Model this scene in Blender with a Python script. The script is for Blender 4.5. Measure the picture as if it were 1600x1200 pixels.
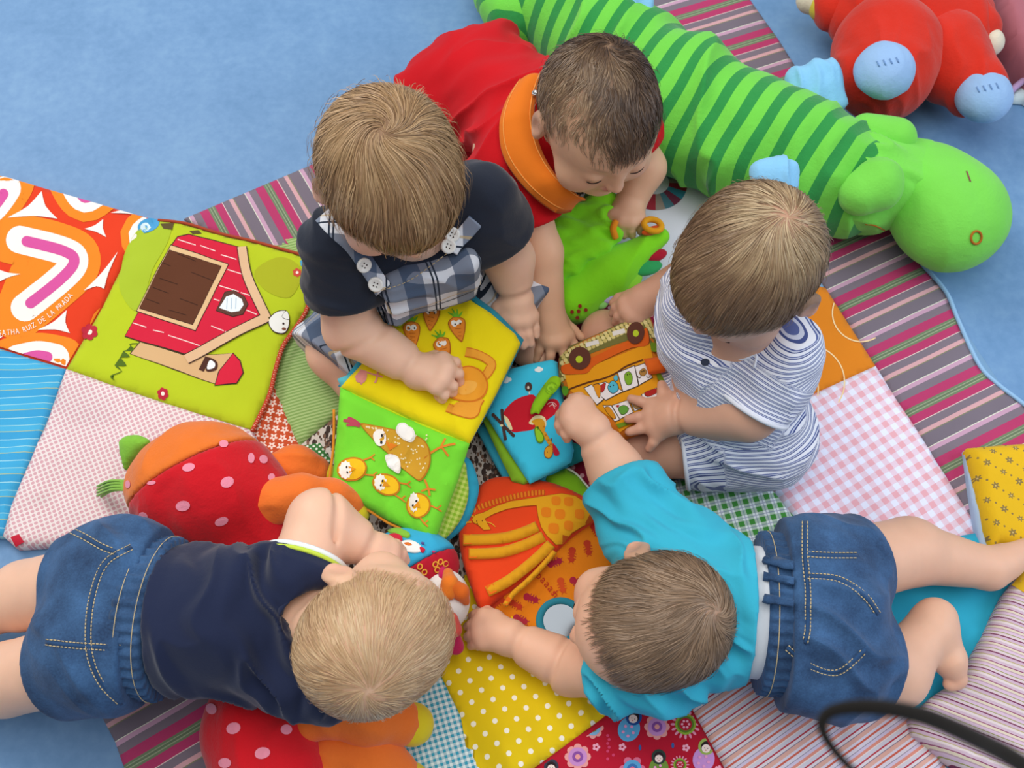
import bpy, bmesh, math, random
import numpy as np
from mathutils import Vector, Matrix
from mathutils.geometry import tessellate_polygon

for _o in list(bpy.data.objects):
    bpy.data.objects.remove(_o, do_unlink=True)
SC = bpy.context.scene
COL = SC.collection
random.seed(7)
RNG = np.random.default_rng(11)

# ------------------------------------------------------------------ camera
CAM_H, CAM_T, CAM_F = 1.32, math.radians(26), 1750.0       # height, tilt from straight down, focal length in px of 1600
CAM_P = np.array([0.0, -0.645, CAM_H])
cam_data = bpy.data.cameras.new('camera')
cam = bpy.data.objects.new('camera', cam_data)
COL.objects.link(cam)
cam.location = CAM_P
cam.rotation_euler = (CAM_T, 0, 0)
cam_data.sensor_width = 36.0
cam_data.lens = 36.0 * CAM_F / 1600.0
cam_data.clip_start = 0.02
cam_data.dof.use_dof = True
cam_data.dof.focus_distance = 1.25
cam_data.dof.aperture_fstop = 11.0
SC.camera = cam

# ------------------------------------------------------------------ light
world = bpy.data.worlds.new('room_light')
SC.world = world
world.use_nodes = True
_bg = world.node_tree.nodes['Background']
_bg.inputs['Color'].default_value = (0.86, 0.93, 1.0, 1)
_bg.inputs['Strength'].default_value = 0.36

def area_light(name, loc, target, size, power, color):
    d = bpy.data.lights.new(name, 'AREA')
    d.shape = 'RECTANGLE'
    d.size, d.size_y = size
    d.energy = power
    d.color = color
    o = bpy.data.objects.new(name, d)
    COL.objects.link(o)
    o.location = loc
    o.rotation_euler = (Vector(target) - Vector(loc)).to_track_quat('-Z', 'Y').to_euler()
    return o

area_light('window_daylight', (-1.7, 1.5, 2.3), (0, 0, 0), (1.5, 1.3), 54, (1.0, 0.97, 0.92))
area_light('window_daylight_cool', (2.4, -0.3, 1.6), (0.1, -0.1, 0), (1.4, 1.3), 28, (0.74, 0.85, 1.0))
area_light('ceiling_bounce', (0.0, -0.1, 2.7), (0, 0, 0), (2.0, 2.0), 44, (1.0, 0.95, 0.88))
SC.view_settings.view_transform = 'Standard'
SC.view_settings.look = 'None'
SC.view_settings.gamma = 1.0
SC.view_settings.use_curve_mapping = False
SC.view_settings.exposure = 0.0

# ------------------------------------------------------------------ small maths
def ray(px, py):
    h, v = (px - 800) / CAM_F, (600 - py) / CAM_F
    s, c = math.sin(CAM_T), math.cos(CAM_T)
    return np.array([h, s + v * c, -c + v * s])

def P(px, py, z=0.0):
    """world point of a picture position at height z"""
    r = ray(px, py)
    return CAM_P + r * ((CAM_H - z) / -r[2])

def nrm(v):
    v = np.asarray(v, float)
    return v / max(1e-9, np.linalg.norm(v))

def lin(h):
    h = h.lstrip('#')
    c = [int(h[i:i + 2], 16) / 255 for i in (0, 2, 4)]
    return tuple(x / 12.92 if x <= 0.04045 else ((x + 0.055) / 1.055) ** 2.4 for x in c)

def smooth(pts, n=6, closed=True):
    """Catmull-Rom through points"""
    p = np.asarray(pts, float)
    m = len(p)
    out = []
    for i in range(m if closed else m - 1):
        if closed:
            a, b, c, d = p[(i - 1) % m], p[i], p[(i + 1) % m], p[(i + 2) % m]
        else:
            a, b, c, d = p[max(i - 1, 0)], p[i], p[i + 1], p[min(i + 2, m - 1)]
        for k in range(n):
            t = k / n
            out.append(0.5 * (2 * b + (c - a) * t + (2 * a - 5 * b + 4 * c - d) * t * t + (3 * b - a - 3 * c + d) * t ** 3))
    if not closed:
        out.append(p[-1])
    return np.array(out)

def ellipse(cx, cy, rx, ry, ang=0, n=20):
    t = np.linspace(0, 2 * math.pi, n, endpoint=False)
    c, s = math.cos(math.radians(ang)), math.sin(math.radians(ang))
    x, y = rx * np.cos(t), ry * np.sin(t)
    return np.stack([cx + x * c - y * s, cy + x * s + y * c], 1)

def band(pts, w, n=5, w2=None):
    """polygon of a stroke along pts (2-d)"""
    p = smooth(pts, n, False) if len(pts) > 2 else np.asarray(pts, float)
    t = np.gradient(p, axis=0)
    t /= np.maximum(np.linalg.norm(t, axis=1, keepdims=True), 1e-9)
    q = np.stack([-t[:, 1], t[:, 0]], 1)
    ww = np.linspace(w, w if w2 is None else w2, len(p))[:, None] / 2
    return np.vstack([p + q * ww, (p - q * ww)[::-1]])

def _hash(i, j, k):
    n = (i * 73856093 ^ j * 19349663 ^ k * 83492791) & 0x7fffffff
    n = (n ^ (n >> 13)) * 1274126177 & 0x7fffffff
    return ((n ^ (n >> 16)) & 0xffff) / 65535.0

def vnoise(p):
    """value noise, -1..1"""
    p = np.asarray(p, float)
    i = np.floor(p).astype(np.int64)
    f = p - i
    f = f * f * (3 - 2 * f)
    r = 0
    for a in (0, 1):
        for b in (0, 1):
            for c in (0, 1):
                w = (f[:, 0] if a else 1 - f[:, 0]) * (f[:, 1] if b else 1 - f[:, 1]) * (f[:, 2] if c else 1 - f[:, 2])
                r = r + w * _hash(i[:, 0] + a, i[:, 1] + b, i[:, 2] + c)
    return r * 2 - 1

def folds(p, d, wl, amp, seed=0.0, warp=0.5):
    """cloth folds: ridges across direction d (world), wavelength wl"""
    d = nrm(d)
    a = nrm(np.cross(d, (0.31, 0.2, 0.93)))
    b = np.cross(d, a)
    q = np.stack([p @ d / wl, p @ a / (wl * 3.5), p @ b / (wl * 3.5)], 1) + seed
    q[:, 0] += warp * vnoise(p / (wl * 1.8) + seed + 5)
    v = vnoise(q)
    w = vnoise(q * 2.1 + 9.7)
    return amp * ((1 - np.abs(v)) ** 2 * 1.7 - 1.0 + 0.35 * w)

# ------------------------------------------------------------------ objects
def link(o, parent=None):
    COL.objects.link(o)
    if parent is not None:
        o.parent = parent
        o.matrix_parent_inverse = parent.matrix_world.inverted()
    return o

def tag(o, label, cat=None, group=None, kind=None):
    o['label'] = label
    if cat:
        o['category'] = cat
    if group:
        o['group'] = group
    if kind:
        o['kind'] = kind
    return o

def thing(name, loc, label, cat, group=None):
    o = bpy.data.objects.new(name, None)
    o.empty_display_size = 0.02
    o.location = loc
    COL.objects.link(o)
    bpy.context.view_layer.update() if False else None
    o.matrix_world = Matrix.Translation(Vector(loc))
    return tag(o, label, cat, group)

def mesh_obj(name, v, f, mat, parent=None, attrs=None, smooth_shade=True, col=None, uvw=None, normals=None):
    me = bpy.data.meshes.new(name)
    if isinstance(f, np.ndarray):
        nf, k = f.shape
        me.vertices.add(len(v))
        me.vertices.foreach_set('co', np.asarray(v, np.float32).ravel())
        me.loops.add(nf * k)
        me.loops.foreach_set('vertex_index', f.astype(np.int32).ravel())
        me.polygons.add(nf)
        me.polygons.foreach_set('loop_start', np.arange(0, nf * k, k, dtype=np.int32))
        me.update(calc_edges=True)
    else:
        me.from_pydata([tuple(x) for x in v], [], [tuple(x) for x in f])
        me.update()
    if col is not None:
        a = me.color_attributes.new('Col', 'FLOAT_COLOR', 'POINT')
        c = np.ones((len(v), 4), np.float32)
        c[:, :3] = np.asarray(col)[:, :3]
        a.data.foreach_set('color', c.ravel())
    if uvw is not None:
        a = me.attributes.new('uvw', 'FLOAT_VECTOR', 'POINT')
        a.data.foreach_set('vector', np.asarray(uvw, np.float32).ravel())
    if smooth_shade:
        me.polygons.foreach_set('use_smooth', np.ones(len(me.polygons), bool))
    if mat is not None:
        me.materials.append(mat)
    o = bpy.data.objects.new(name, me)
    link(o, parent)
    return o

def tube_mesh(pts, r, sides=8, closed=False, caps=True):
    p = np.asarray(pts, float)
    n = len(p)
    rr = np.full(n, r, float) if np.isscalar(r) else np.asarray(r, float)
    t = np.gradient(p, axis=0)
    if closed:
        t = np.roll(p, -1, 0) - np.roll(p, 1, 0)
    t /= np.maximum(np.linalg.norm(t, axis=1, keepdims=True), 1e-9)
    up = np.array([0.0, 0.0, 1.0])
    if abs(t[0] @ up) > 0.9:
        up = np.array([1.0, 0, 0])
    N = np.zeros_like(p)
    a = nrm(up - t[0] * (up @ t[0]))
    for i in range(n):
        a = nrm(a - t[i] * (a @ t[i]))
        N[i] = a
    B = np.cross(t, N)
    ang = np.linspace(0, 2 * math.pi, sides, endpoint=False)
    v = p[:, None, :] + rr[:, None, None] * (np.cos(ang)[None, :, None] * N[:, None, :] + np.sin(ang)[None, :, None] * B[:, None, :])
    v = v.reshape(-1, 3)
    f = []
    for i in range(n if closed else n - 1):
        j = (i + 1) % n
        for s in range(sides):
            s2 = (s + 1) % sides
            f.append((i * sides + s, i * sides + s2, j * sides + s2, j * sides + s))
    if caps and not closed:
        f.append(tuple(range(sides))[::-1])
        f.append(tuple((n - 1) * sides + s for s in range(sides)))
    return v, f

def join(parts):
    """[(v, f), ...] -> v, f"""
    V, Fc, o = [], [], 0
    for v, f in parts:
        V.append(np.asarray(v, float))
        Fc += [tuple(int(i) + o for i in q) for q in f]
        o += len(v)
    return np.vstack(V), Fc

# ------------------------------------------------------------------ signed distance fields -> meshes
class Field:
    def __init__(self):
        self.ops = []
        self.disp = None
        self.cuts = []

    def cap(self, a, b, ra, rb=None, k=0.012, op='u'):
        a, b = np.asarray(a, float), np.asarray(b, float)
        rb = ra if rb is None else rb
        m = max(ra, rb)
        self.ops.append(('c', (a, b, ra, rb), k, op, np.minimum(a, b) - m, np.maximum(a, b) + m))
        return self

    def ell(self, c, r, R=None, k=0.012, op='u'):
        c, r = np.asarray(c, float), np.asarray(r, float)
        R = np.eye(3) if R is None else np.asarray(R, float)      # rows = axes
        e = np.sqrt(((R * r[:, None]) ** 2).sum(0))
        self.ops.append(('e', (c, r, R), k, op, c - e, c + e))
        return self

    def ball(self, c, r, k=0.012, op='u'):
        return self.ell(c, (r, r, r), None, k, op)

    def chain(self, pts, radii, k=0.012, op='u'):
        for i in range(len(pts) - 1):
            self.cap(pts[i], pts[i + 1], radii[i], radii[i + 1], k if i == 0 else max(0.004, k * 0.6), op)
        return self

    def box(self, c, half, R=None, rad=0.01, k=0.01, op='u'):
        c, half = np.asarray(c, float), np.asarray(half, float)
        R = np.eye(3) if R is None else np.asarray(R, float)
        e = np.sqrt(((R * (half)[:, None]) ** 2).sum(0)) + rad
        e = np.abs(R.T) @ half + rad
        self.ops.append(('b', (c, half, R, rad), k, op, c - e, c + e))
        return self

    def crease(self, c, n, R, r=.0014, k=.010):
        """a fold line round a limb"""
        c = np.asarray(c, float)
        self.ops.append(('t', (c, nrm(n), R, r), k, 's', c - R - r, c + R + r))
        return self

    @staticmethod
    def prim(kind, a, p):
        if kind == 'c':
            A, B, ra, rb = a
            ab = B - A
            q = p - A
            t = np.clip(q @ ab / max(1e-12, ab @ ab), 0, 1)
            return np.linalg.norm(q - t[:, None] * ab, axis=1) - (ra + (rb - ra) * t)
        if kind == 'e':
            c, r, R = a
            q = (p - c) @ R.T
            k0 = np.linalg.norm(q / r, axis=1)
            k1 = np.linalg.norm(q / (r * r), axis=1)
            return k0 * (k0 - 1.0) / np.maximum(k1, 1e-9)
        if kind == 't':
            c, n, R, r = a
            q = p - c
            h = q @ n
            return np.sqrt((np.linalg.norm(q - h[:, None] * n, axis=1) - R) ** 2 + h * h) - r
        c, h, R, rad = a
        q = np.abs((p - c) @ R.T) - h + rad
        return np.linalg.norm(np.maximum(q, 0), axis=1) + np.minimum(q.max(1), 0) - rad

    def ev(self, p, cull=True, ops=None):
        p = np.asarray(p, float)
        d = np.full(len(p), 1.0)
        for kind, a, k, op, lo, hi in (self.ops if ops is None else ops):
            if cull:
                m = k + 0.02
                idx = np.nonzero(((p > lo - m) & (p < hi + m)).all(1))[0]
                if len(idx) == 0:
                    continue
                q, dd = p[idx], d[idx]
            else:
                q, dd = p, d
            e = self.prim(kind, a, q)
            if op == 'u':
                h = np.maximum(k - np.abs(dd - e), 0) / k
                r = np.minimum(dd, e) - h * h * k * 0.25
            else:
                e = -e
                h = np.maximum(k - np.abs(dd - e), 0) / k
                r = np.maximum(dd, e) + h * h * k * 0.25
            if cull:
                d[idx] = r
            else:
                d = r
        if self.disp is not None:
            near = np.abs(d) < 0.016
            if near.any():
                d[near] -= self.disp(p[near])
        for (c, n, hollow) in self.cuts:
            d = np.maximum(d, (p - c) @ n)
        return d

    def cut(self, c, n):
        """keep the side n points away from"""
        self.cuts.append((np.asarray(c, float), nrm(n), 0))
        return self

    def grad(self, p, e=0.0008):
        g = np.zeros_like(p)
        for i in range(3):
            o = np.zeros(3)
            o[i] = e
            g[:, i] = self.ev(p + o, False) - self.ev(p - o, False)
        return g / np.maximum(np.linalg.norm(g, axis=1, keepdims=True), 1e-9)

    def hit(self, px, py, lift=0.0):
        """surface points seen at picture positions (arrays)"""
        px, py = np.atleast_1d(px), np.atleast_1d(py)
        D = np.array([nrm(ray(a, b)) for a, b in zip(px, py)])
        t = np.full(len(D), 0.55)
        for _ in range(90):
            d = self.ev(CAM_P + D * t[:, None], False)
            t = np.minimum(t + 0.75 * d, 2.0)
        q = CAM_P + D * t[:, None]
        if lift:
            q = q + self.grad(q) * lift
        return q

def surface(field, h, shell=None):
    """surface nets of a field on a sparse grid of size h; shell = hollow wall thickness"""
    lo = np.min([o[4] for o in field.ops if o[3] == 'u'], axis=0) - 0.02
    hi = np.max([o[5] for o in field.ops if o[3] == 'u'], axis=0) + 0.02
    B = 8
    nb = np.ceil((hi - lo) / (B * h)).astype(int) + 1
    gi = np.stack(np.meshgrid(*[np.arange(n) for n in nb], indexing='ij'), -1).reshape(-1, 3)
    c = lo + (gi + 0.5) * B * h
    disp, field.disp = field.disp, None
    base = field.ev(c, False)
    keep = np.abs(base) < B * h * 0.87 * 1.35 + 0.006 + (shell or 0)
    if field.cuts:
        keep |= (base > 0) & (base < B * h * 1.6)
    gi = gi[keep]
    off = np.stack(np.meshgrid(*[np.arange(B + 1)] * 3, indexing='ij'), -1).reshape(-1, 3)
    node = gi[:, None, :] * B + off[None]
    p = lo + node * h
    d = np.empty(p.shape[:2])
    bl, bh = p[:, 0], p[:, -1]
    near = np.array([((bh > o[4] - o[2] - .008) & (bl < o[5] + o[2] + .008)).all(1) for o in field.ops])
    for s in range(len(gi)):
        ops = [field.ops[j] for j in np.nonzero(near[:, s])[0]]
        q = field.ev(p[s], False, ops)
        if shell:
            q = np.maximum(q, -(q + shell))
        d[s] = q
    field.disp = disp
    n = len(gi)
    d = d.reshape(n, B + 1, B + 1, B + 1)
    sg = d < 0
    cnt = np.zeros((n, B, B, B), np.int8)
    for a in (0, 1):
        for b in (0, 1):
            for e in (0, 1):
                cnt += sg[:, a:a + B, b:b + B, e:e + B]
    act = np.argwhere((cnt > 0) & (cnt < 8))
    bi, loc = act[:, 0], act[:, 1:]
    acc = np.zeros((len(act), 3))
    num = np.zeros(len(act))
    cor = [(a, b, e) for a in (0, 1) for b in (0, 1) for e in (0, 1)]
    for i, ca in enumerate(cor):
        for cb in cor[i + 1:]:
            df = np.subtract(cb, ca)
            if np.abs(df).sum() != 1:
                continue
            da = d[bi, loc[:, 0] + ca[0], loc[:, 1] + ca[1], loc[:, 2] + ca[2]]
            db = d[bi, loc[:, 0] + cb[0], loc[:, 1] + cb[1], loc[:, 2] + cb[2]]
            m = (da < 0) != (db < 0)
            t = np.where(m, da / np.where(m, da - db, 1), 0)
            acc += np.where(m[:, None], np.asarray(ca) + t[:, None] * df, 0)
            num += m
    cell = gi[bi] * B + loc
    v = lo + (cell + acc / num[:, None]) * h
    dim = nb * B + 2
    key = (cell[:, 0] * dim[1] + cell[:, 1]) * dim[2] + cell[:, 2]
    order = np.argsort(key)
    ks = key[order]
    faces = []
    for ax in range(3):
        o1, o2 = (ax + 1) % 3, (ax + 2) % 3
        sl0 = [slice(None), slice(0, B), slice(0, B), slice(0, B)]
        sl1 = list(sl0)
        sl1[ax + 1] = slice(1, B + 1)
        s0, s1 = sg[tuple(sl0)], sg[tuple(sl1)]
        ed = np.argwhere(s0 != s1)
        g = gi[ed[:, 0]] * B + ed[:, 1:]
        inside = s0[tuple(ed.T)]
        ids = []
        ok = np.ones(len(ed), bool)
        for (u, w) in ((0, 0), (-1, 0), (-1, -1), (0, -1)):
            q = g.copy()
            q[:, o1] += u
            q[:, o2] += w
            kk = (q[:, 0] * dim[1] + q[:, 1]) * dim[2] + q[:, 2]
            pos = np.minimum(np.searchsorted(ks, kk), len(ks) - 1)
            ok &= ks[pos] == kk
            ids.append(order[pos])
        f = np.stack(ids, 1)
        f = np.where(inside[:, None], f, f[:, ::-1])[ok]
        faces.append(f)
    f = np.vstack(faces)
    return v, f

def relax(v, f, it=1, w=0.5):
    """a little Laplacian smoothing of a quad mesh"""
    for _ in range(it):
        s = np.zeros_like(v)
        n = np.zeros(len(v))
        for i in range(4):
            a, b = f[:, i], f[:, (i + 1) % 4]
            for k in range(3):
                s[:, k] += np.bincount(a, v[b, k], len(v)) + np.bincount(b, v[a, k], len(v))
            n += np.bincount(a, minlength=len(v)) + np.bincount(b, minlength=len(v))
        v = v * (1 - w) + w * s / np.maximum(n, 1)[:, None]
    return v

def vert_normals(v, f):
    a, b, c, d = (v[f[:, i]] for i in range(4))
    n = np.cross(c - a, d - b)
    out = np.zeros_like(v)
    for i in range(4):
        for k in range(3):
            out[:, k] += np.bincount(f[:, i], n[:, k], len(v))
    return out / np.maximum(np.linalg.norm(out, axis=1, keepdims=True), 1e-12)

def solid(F, h=.003, rl=2):
    """mesh of a field, its folds pushed out along the surface normals"""
    v, f = surface(F, h)
    v = relax(v, f, rl)
    if F.disp is not None:
        w = np.ones(len(v))
        for c, n, _ in F.cuts:                                   # folds die out at hems and cuffs
            w = np.minimum(w, np.clip(np.abs((v - c) @ n) / .016, .12, 1))
        for kind, a, k, op, lo, hi in F.ops:
            if kind == 'f':
                e = (v - a[1]) @ nrm(a[1] - a[0])
                nr = np.linalg.norm(v - a[1], axis=1) < a[3] * 1.35
                w = np.where(nr, np.minimum(w, np.clip(-e / .016, .12, 1)), w)
        v = v + vert_normals(v, f) * (F.disp(v) * w)[:, None]
    return v, f
# ------------------------------------------------------------------ node helpers and materials
class X:
    """expression builder over shader math nodes"""
    def __init__(s, nt, sock):
        s.nt, s.s = nt, sock
    def _m(s, op, *a):
        n = s.nt.nodes.new('ShaderNodeMath')
        n.operation = op
        for i, q in enumerate((s,) + a):
            if isinstance(q, X):
                s.nt.links.new(q.s, n.inputs[i])
            else:
                n.inputs[i].default_value = q
        return X(s.nt, n.outputs[0])
    def __add__(s, o): return s._m('ADD', o)
    def __sub__(s, o): return s._m('SUBTRACT', o)
    def __mul__(s, o): return s._m('MULTIPLY', o)
    def __truediv__(s, o): return s._m('DIVIDE', o)
    def fr(s): return s._m('FRACT')
    def fl(s): return s._m('FLOOR')
    def lt(s, o): return s._m('LESS_THAN', o)
    def gt(s, o): return s._m('GREATER_THAN', o)
    def ab(s): return s._m('ABSOLUTE')
    def sq(s): return s._m('POWER', 2.0)
    def rt(s): return s._m('SQRT')
    def mx(s, o): return s._m('MAXIMUM', o)
    def mn(s, o): return s._m('MINIMUM', o)
    def sin(s): return s._m('SINE')
    def cos(s): return s._m('COSINE')
    def at2(s, o): return s._m('ARCTAN2', o)

class M:
    """material under construction"""
    def __init__(s, name, rough=0.85, sheen=0.0, spec=0.3):
        s.mat = bpy.data.materials.new(name)
        s.mat.use_nodes = True
        s.nt = s.mat.node_tree
        s.b = s.nt.nodes['Principled BSDF']
        s.b.inputs['Roughness'].default_value = rough
        s.b.inputs['Sheen Weight'].default_value = sheen
        s.b.inputs['Sheen Roughness'].default_value = 0.5
        s.b.inputs['Specular IOR Level'].default_value = spec
    def n(s, t):
        return s.nt.nodes.new(t)
    def coord(s, attr='uvw'):
        if attr:
            a = s.n('ShaderNodeAttribute')
            a.attribute_name = attr
            sock = a.outputs['Vector']
        else:
            sock = s.n('ShaderNodeTexCoord').outputs['Object']
        s.vec = sock
        x = s.n('ShaderNodeSeparateXYZ')
        s.nt.links.new(sock, x.inputs[0])
        return X(s.nt, x.outputs[0]), X(s.nt, x.outputs[1]), X(s.nt, x.outputs[2])
    def noise(s, scale, detail=2, rough=0.5, vec=None):
        t = s.n('ShaderNodeTexNoise')
        t.inputs['Scale'].default_value = scale
        t.inputs['Detail'].default_value = detail
        t.inputs['Roughness'].default_value = rough
        if vec is None:
            vec = s.n('ShaderNodeTexCoord').outputs['Object']
        s.nt.links.new(vec, t.inputs['Vector'])
        return X(s.nt, t.outputs[0])
    def mix(s, f, a, b):
        n = s.n('ShaderNodeMix')
        n.data_type = 'RGBA'
        for i, q in ((0, f), (6, a), (7, b)):
            if isinstance(q, X):
                s.nt.links.new(q.s, n.inputs[i])
            elif hasattr(q, 'is_output'):
                s.nt.links.new(q, n.inputs[i])
            elif i == 0:
                n.inputs[0].default_value = q
            else:
                n.inputs[i].default_value = (*q[:3], 1)
        return n.outputs[2]
    def ramp(s, t, stops, interp='CONSTANT'):
        r = s.n('ShaderNodeValToRGB')
        r.color_ramp.interpolation = interp
        e = r.color_ramp.elements
        while len(e) > 1:
            e.remove(e[-1])
        e[0].position = stops[0][0]
        e[0].color = (*stops[0][1], 1)
        for p, c in stops[1:]:
            q = e.new(p)
            q.color = (*c, 1)
        s.nt.links.new(t.s, r.inputs[0])
        return r.outputs[0]
    def color(s, c):
        if isinstance(c, (tuple, list)):
            s.b.inputs['Base Color'].default_value = (*c[:3], 1)
        else:
            s.nt.links.new(c.s if isinstance(c, X) else c, s.b.inputs['Base Color'])
        return s
    def bump(s, hgt, strength=0.3, dist=0.001):
        b = s.n('ShaderNodeBump')
        b.inputs['Strength'].default_value = strength
        b.inputs['Distance'].default_value = dist
        s.nt.links.new(hgt.s, b.inputs['Height'])
        s.nt.links.new(b.outputs[0], s.b.inputs['Normal'])
        return s

def fabric(name, c, rough=0.9, sheen=0.07, var=0.08, weave=900, bump=0.25):
    """plain cloth; c is a colour or a callable(M) -> colour socket"""
    m = M(name, rough, sheen, 0.2)
    base = c(m) if callable(c) else c
    f = m.noise(14, 3)
    dark = m.mix(1.0, base, base)
    hs = m.n('ShaderNodeHueSaturation')
    m.nt.links.new(dark, hs.inputs['Color'])
    v = f * (2 * var) + (1 - var)
    m.nt.links.new(v.s, hs.inputs['Value'])
    m.color(hs.outputs[0])
    m.bump(m.noise(weave, 2) * 0.35 + m.noise(38, 4, 0.6) * 2.6, bump, 0.0010)
    return m.mat

def plush(name, c, rough=0.95):
    return fabric(name, c, rough, 0.18, 0.10, 420, 0.8)

def attr_col(m, name='Col'):
    a = m.n('ShaderNodeAttribute')
    a.attribute_name = name
    return a.outputs['Color']

def stripes(seq):
    """seq: [(width, hex)], along uvw.x in metres"""
    tot = sum(w for w, _ in seq)
    def go(m):
        x, y, z = m.coord()
        t, st = 0.0, []
        for w, c in seq:
            st.append((t / tot, lin(c)))
            t += w
        return m.ramp((x / tot).fr(), st)
    return go

def gingham(size, c, white='#eef0f6', thin=None):
    def go(m):
        x, y, z = m.coord()
        a = (x / size).fr().lt(0.5)
        b = (y / size).fr().lt(0.5)
        o = m.mix((a + b) * 0.5, lin(white), lin(c))
        if thin:
            t = ((x / size).fr() - 0.75).ab().lt(0.05).mx(((y / size).fr() - 0.75).ab().lt(0.05))
            o = m.mix(t * 0.5, o, lin(thin))
        return o
    return go

def dots(size, r, c, dot, stagger=True):
    def go(m):
        x, y, z = m.coord()
        def lat(ox):
            u = (x / size + ox).fr() - 0.5
            v = (y / size + ox).fr() - 0.5
            return (u.sq() + v.sq()).rt().lt(r)
        d = lat(0.0)
        if stagger:
            d = d.mx(lat(0.5))
        return m.mix(d, lin(c), lin(dot))
    return go

def flowers(size, c, petal, eye):
    def go(m):
        x, y, z = m.coord()
        out = lin(c)
        for ox in (0.0, 0.5):
            u = (x / size + ox).fr() - 0.5
            v = (y / size + ox).fr() - 0.5
            r = (u.sq() + v.sq()).rt()
            k = (u.at2(v) * 5.0).cos() * 0.085 + 0.245
            out = m.mix(r.lt(k), out, lin(petal))
            out = m.mix(r.lt(0.075), out, lin(eye))
        return out
    return go

def leaves(c, spots, scale=60):
    def go(m):
        x, y, z = m.coord()
        out = lin(c)
        for i, (sp, th) in enumerate(spots):
            vo = m.n('ShaderNodeTexVoronoi')
            vo.inputs['Scale'].default_value = scale * (1 + 0.3 * i)
            mp = m.n('ShaderNodeMapping')
            mp.inputs['Location'].default_value = (i * 3.1, i * 1.7, 0)
            mp.inputs['Rotation'].default_value = (0, 0, i * 0.9)
            mp.inputs['Scale'].default_value = (1, 0.55, 1)
            m.nt.links.new(m.vec, mp.inputs[0])
            m.nt.links.new(mp.outputs[0], vo.inputs['Vector'])
            out = m.mix(X(m.nt, vo.outputs['Distance']).lt(th), out, lin(sp))
        return out
    return go

def scatter_spots(size, c, spot, eye):
    """small sprigs on cloth"""
    def go(m):
        x, y, z = m.coord()
        out = lin(c)
        for ox, k in ((0.0, 1.0), (0.5, 0.8)):
            u = (x / size + ox).fr() - 0.5
            v = (y / size + ox).fr() - 0.5
            r = (u.sq() + v.sq()).rt()
            w = (u.at2(v) * 6.0).cos() * 0.04 + 0.13 * k
            out = m.mix(r.lt(w), out, lin(spot))
            out = m.mix(r.lt(0.035), out, lin(eye))
        for ox, oy in ((0.25, 0.7), (0.75, 0.25)):
            u = (x / size + ox).fr() - 0.5
            v = (y / size + oy).fr() - 0.5
            r = (u.sq() + v.sq()).rt()
            out = m.mix(r.lt(0.045), out, lin(spot))
        return out
    return go

MAT = {}
def mat(key, fn=None):
    if key not in MAT:
        MAT[key] = fn()
    return MAT[key]

def plain(hexc, kind='cloth'):
    k = kind + hexc
    if k not in MAT:
        if kind == 'cloth':
            MAT[k] = fabric('cloth_' + hexc, lin(hexc))
        elif kind == 'plush':
            MAT[k] = plush('plush_' + hexc, lin(hexc))
        elif kind == 'plastic':
            m = M('plastic_' + hexc, 0.35, 0, 0.5)
            m.color(lin(hexc))
            m.bump(m.noise(60, 2), 0.05, 0.0005)
            MAT[k] = m.mat
    return MAT[k]

def print_mat():
    if 'print' not in MAT:
        MAT['print'] = fabric('printed_cloth', lambda m: attr_col(m), 0.85, 0.1, 0.05)
    return MAT['print']
# ------------------------------------------------------------------ floor
def make_floor():
    m = M('blue_vinyl', 0.55, 0, 0.35)
    a = m.noise(9, 5, 0.65)
    b = m.noise(70, 4, 0.6)
    t = a * 0.6 + b * 0.4
    m.color(m.ramp(t, [(0.30, lin('#5a84b0')), (0.5, lin('#6890bc')), (0.70, lin('#769dc4'))], 'LINEAR'))
    m.bump(m.noise(300, 2), 0.08, 0.0006)
    v = [(-2.2, -1.6, 0), (2.2, -1.6, 0), (2.2, 2.4, 0), (-2.2, 2.4, 0), (-2.2, -1.6, -.03), (2.2, -1.6, -.03), (2.2, 2.4, -.03), (-2.2, 2.4, -.03)]
    o = mesh_obj('floor', v, [(0, 1, 2, 3), (7, 6, 5, 4), (0, 4, 5, 1), (1, 5, 6, 2), (2, 6, 7, 3), (3, 7, 4, 0)], m.mat, None, smooth_shade=False)
    tag(o, 'mottled light blue vinyl floor under the play mat', None, None, 'structure')
make_floor()

# ------------------------------------------------------------------ padded cloth pieces
def dense(poly, cell):
    """triangulated polygon cut on a grid: verts (n,2), faces, boundary edges"""
    poly = np.asarray(poly, float)
    lo, hi = poly.min(0), poly.max(0)
    bm = bmesh.new()
    vs = [bm.verts.new((x, y, 0)) for x, y in poly]
    try:
        bm.faces.new(vs)
    except ValueError:
        bm.free()
        return np.zeros((0, 2)), [], []
    if (hi - lo).max() > cell * 1.2:
        bmesh.ops.triangulate(bm, faces=bm.faces[:])
        for ax in (0, 1):
            k0, k1 = math.floor(lo[ax] / cell) + 1, math.ceil(hi[ax] / cell)
            for k in range(k0, k1):
                co = [0, 0, 0]; no = [0, 0, 0]
                co[ax] = k * cell; no[ax] = 1
                bmesh.ops.bisect_plane(bm, geom=bm.verts[:] + bm.edges[:] + bm.faces[:], dist=1e-6, plane_co=co, plane_no=no)
    bmesh.ops.triangulate(bm, faces=bm.faces[:])
    bm.verts.index_update()
    v = np.array([x.co[:2] for x in bm.verts])
    f = [tuple(q.index for q in t.verts) if t.normal.z >= 0 else tuple(q.index for q in t.verts)[::-1] for t in bm.faces]
    e = []
    for ed in bm.edges:
        if len(ed.link_faces) == 1:
            fa = ed.link_faces[0]
            for l in fa.loops:
                if l.edge == ed:
                    a, b = l.vert.index, l.link_loop_next.vert.index
                    e.append((a, b) if fa.normal.z >= 0 else (b, a))
    bm.free()
    return v, f, e

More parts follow.
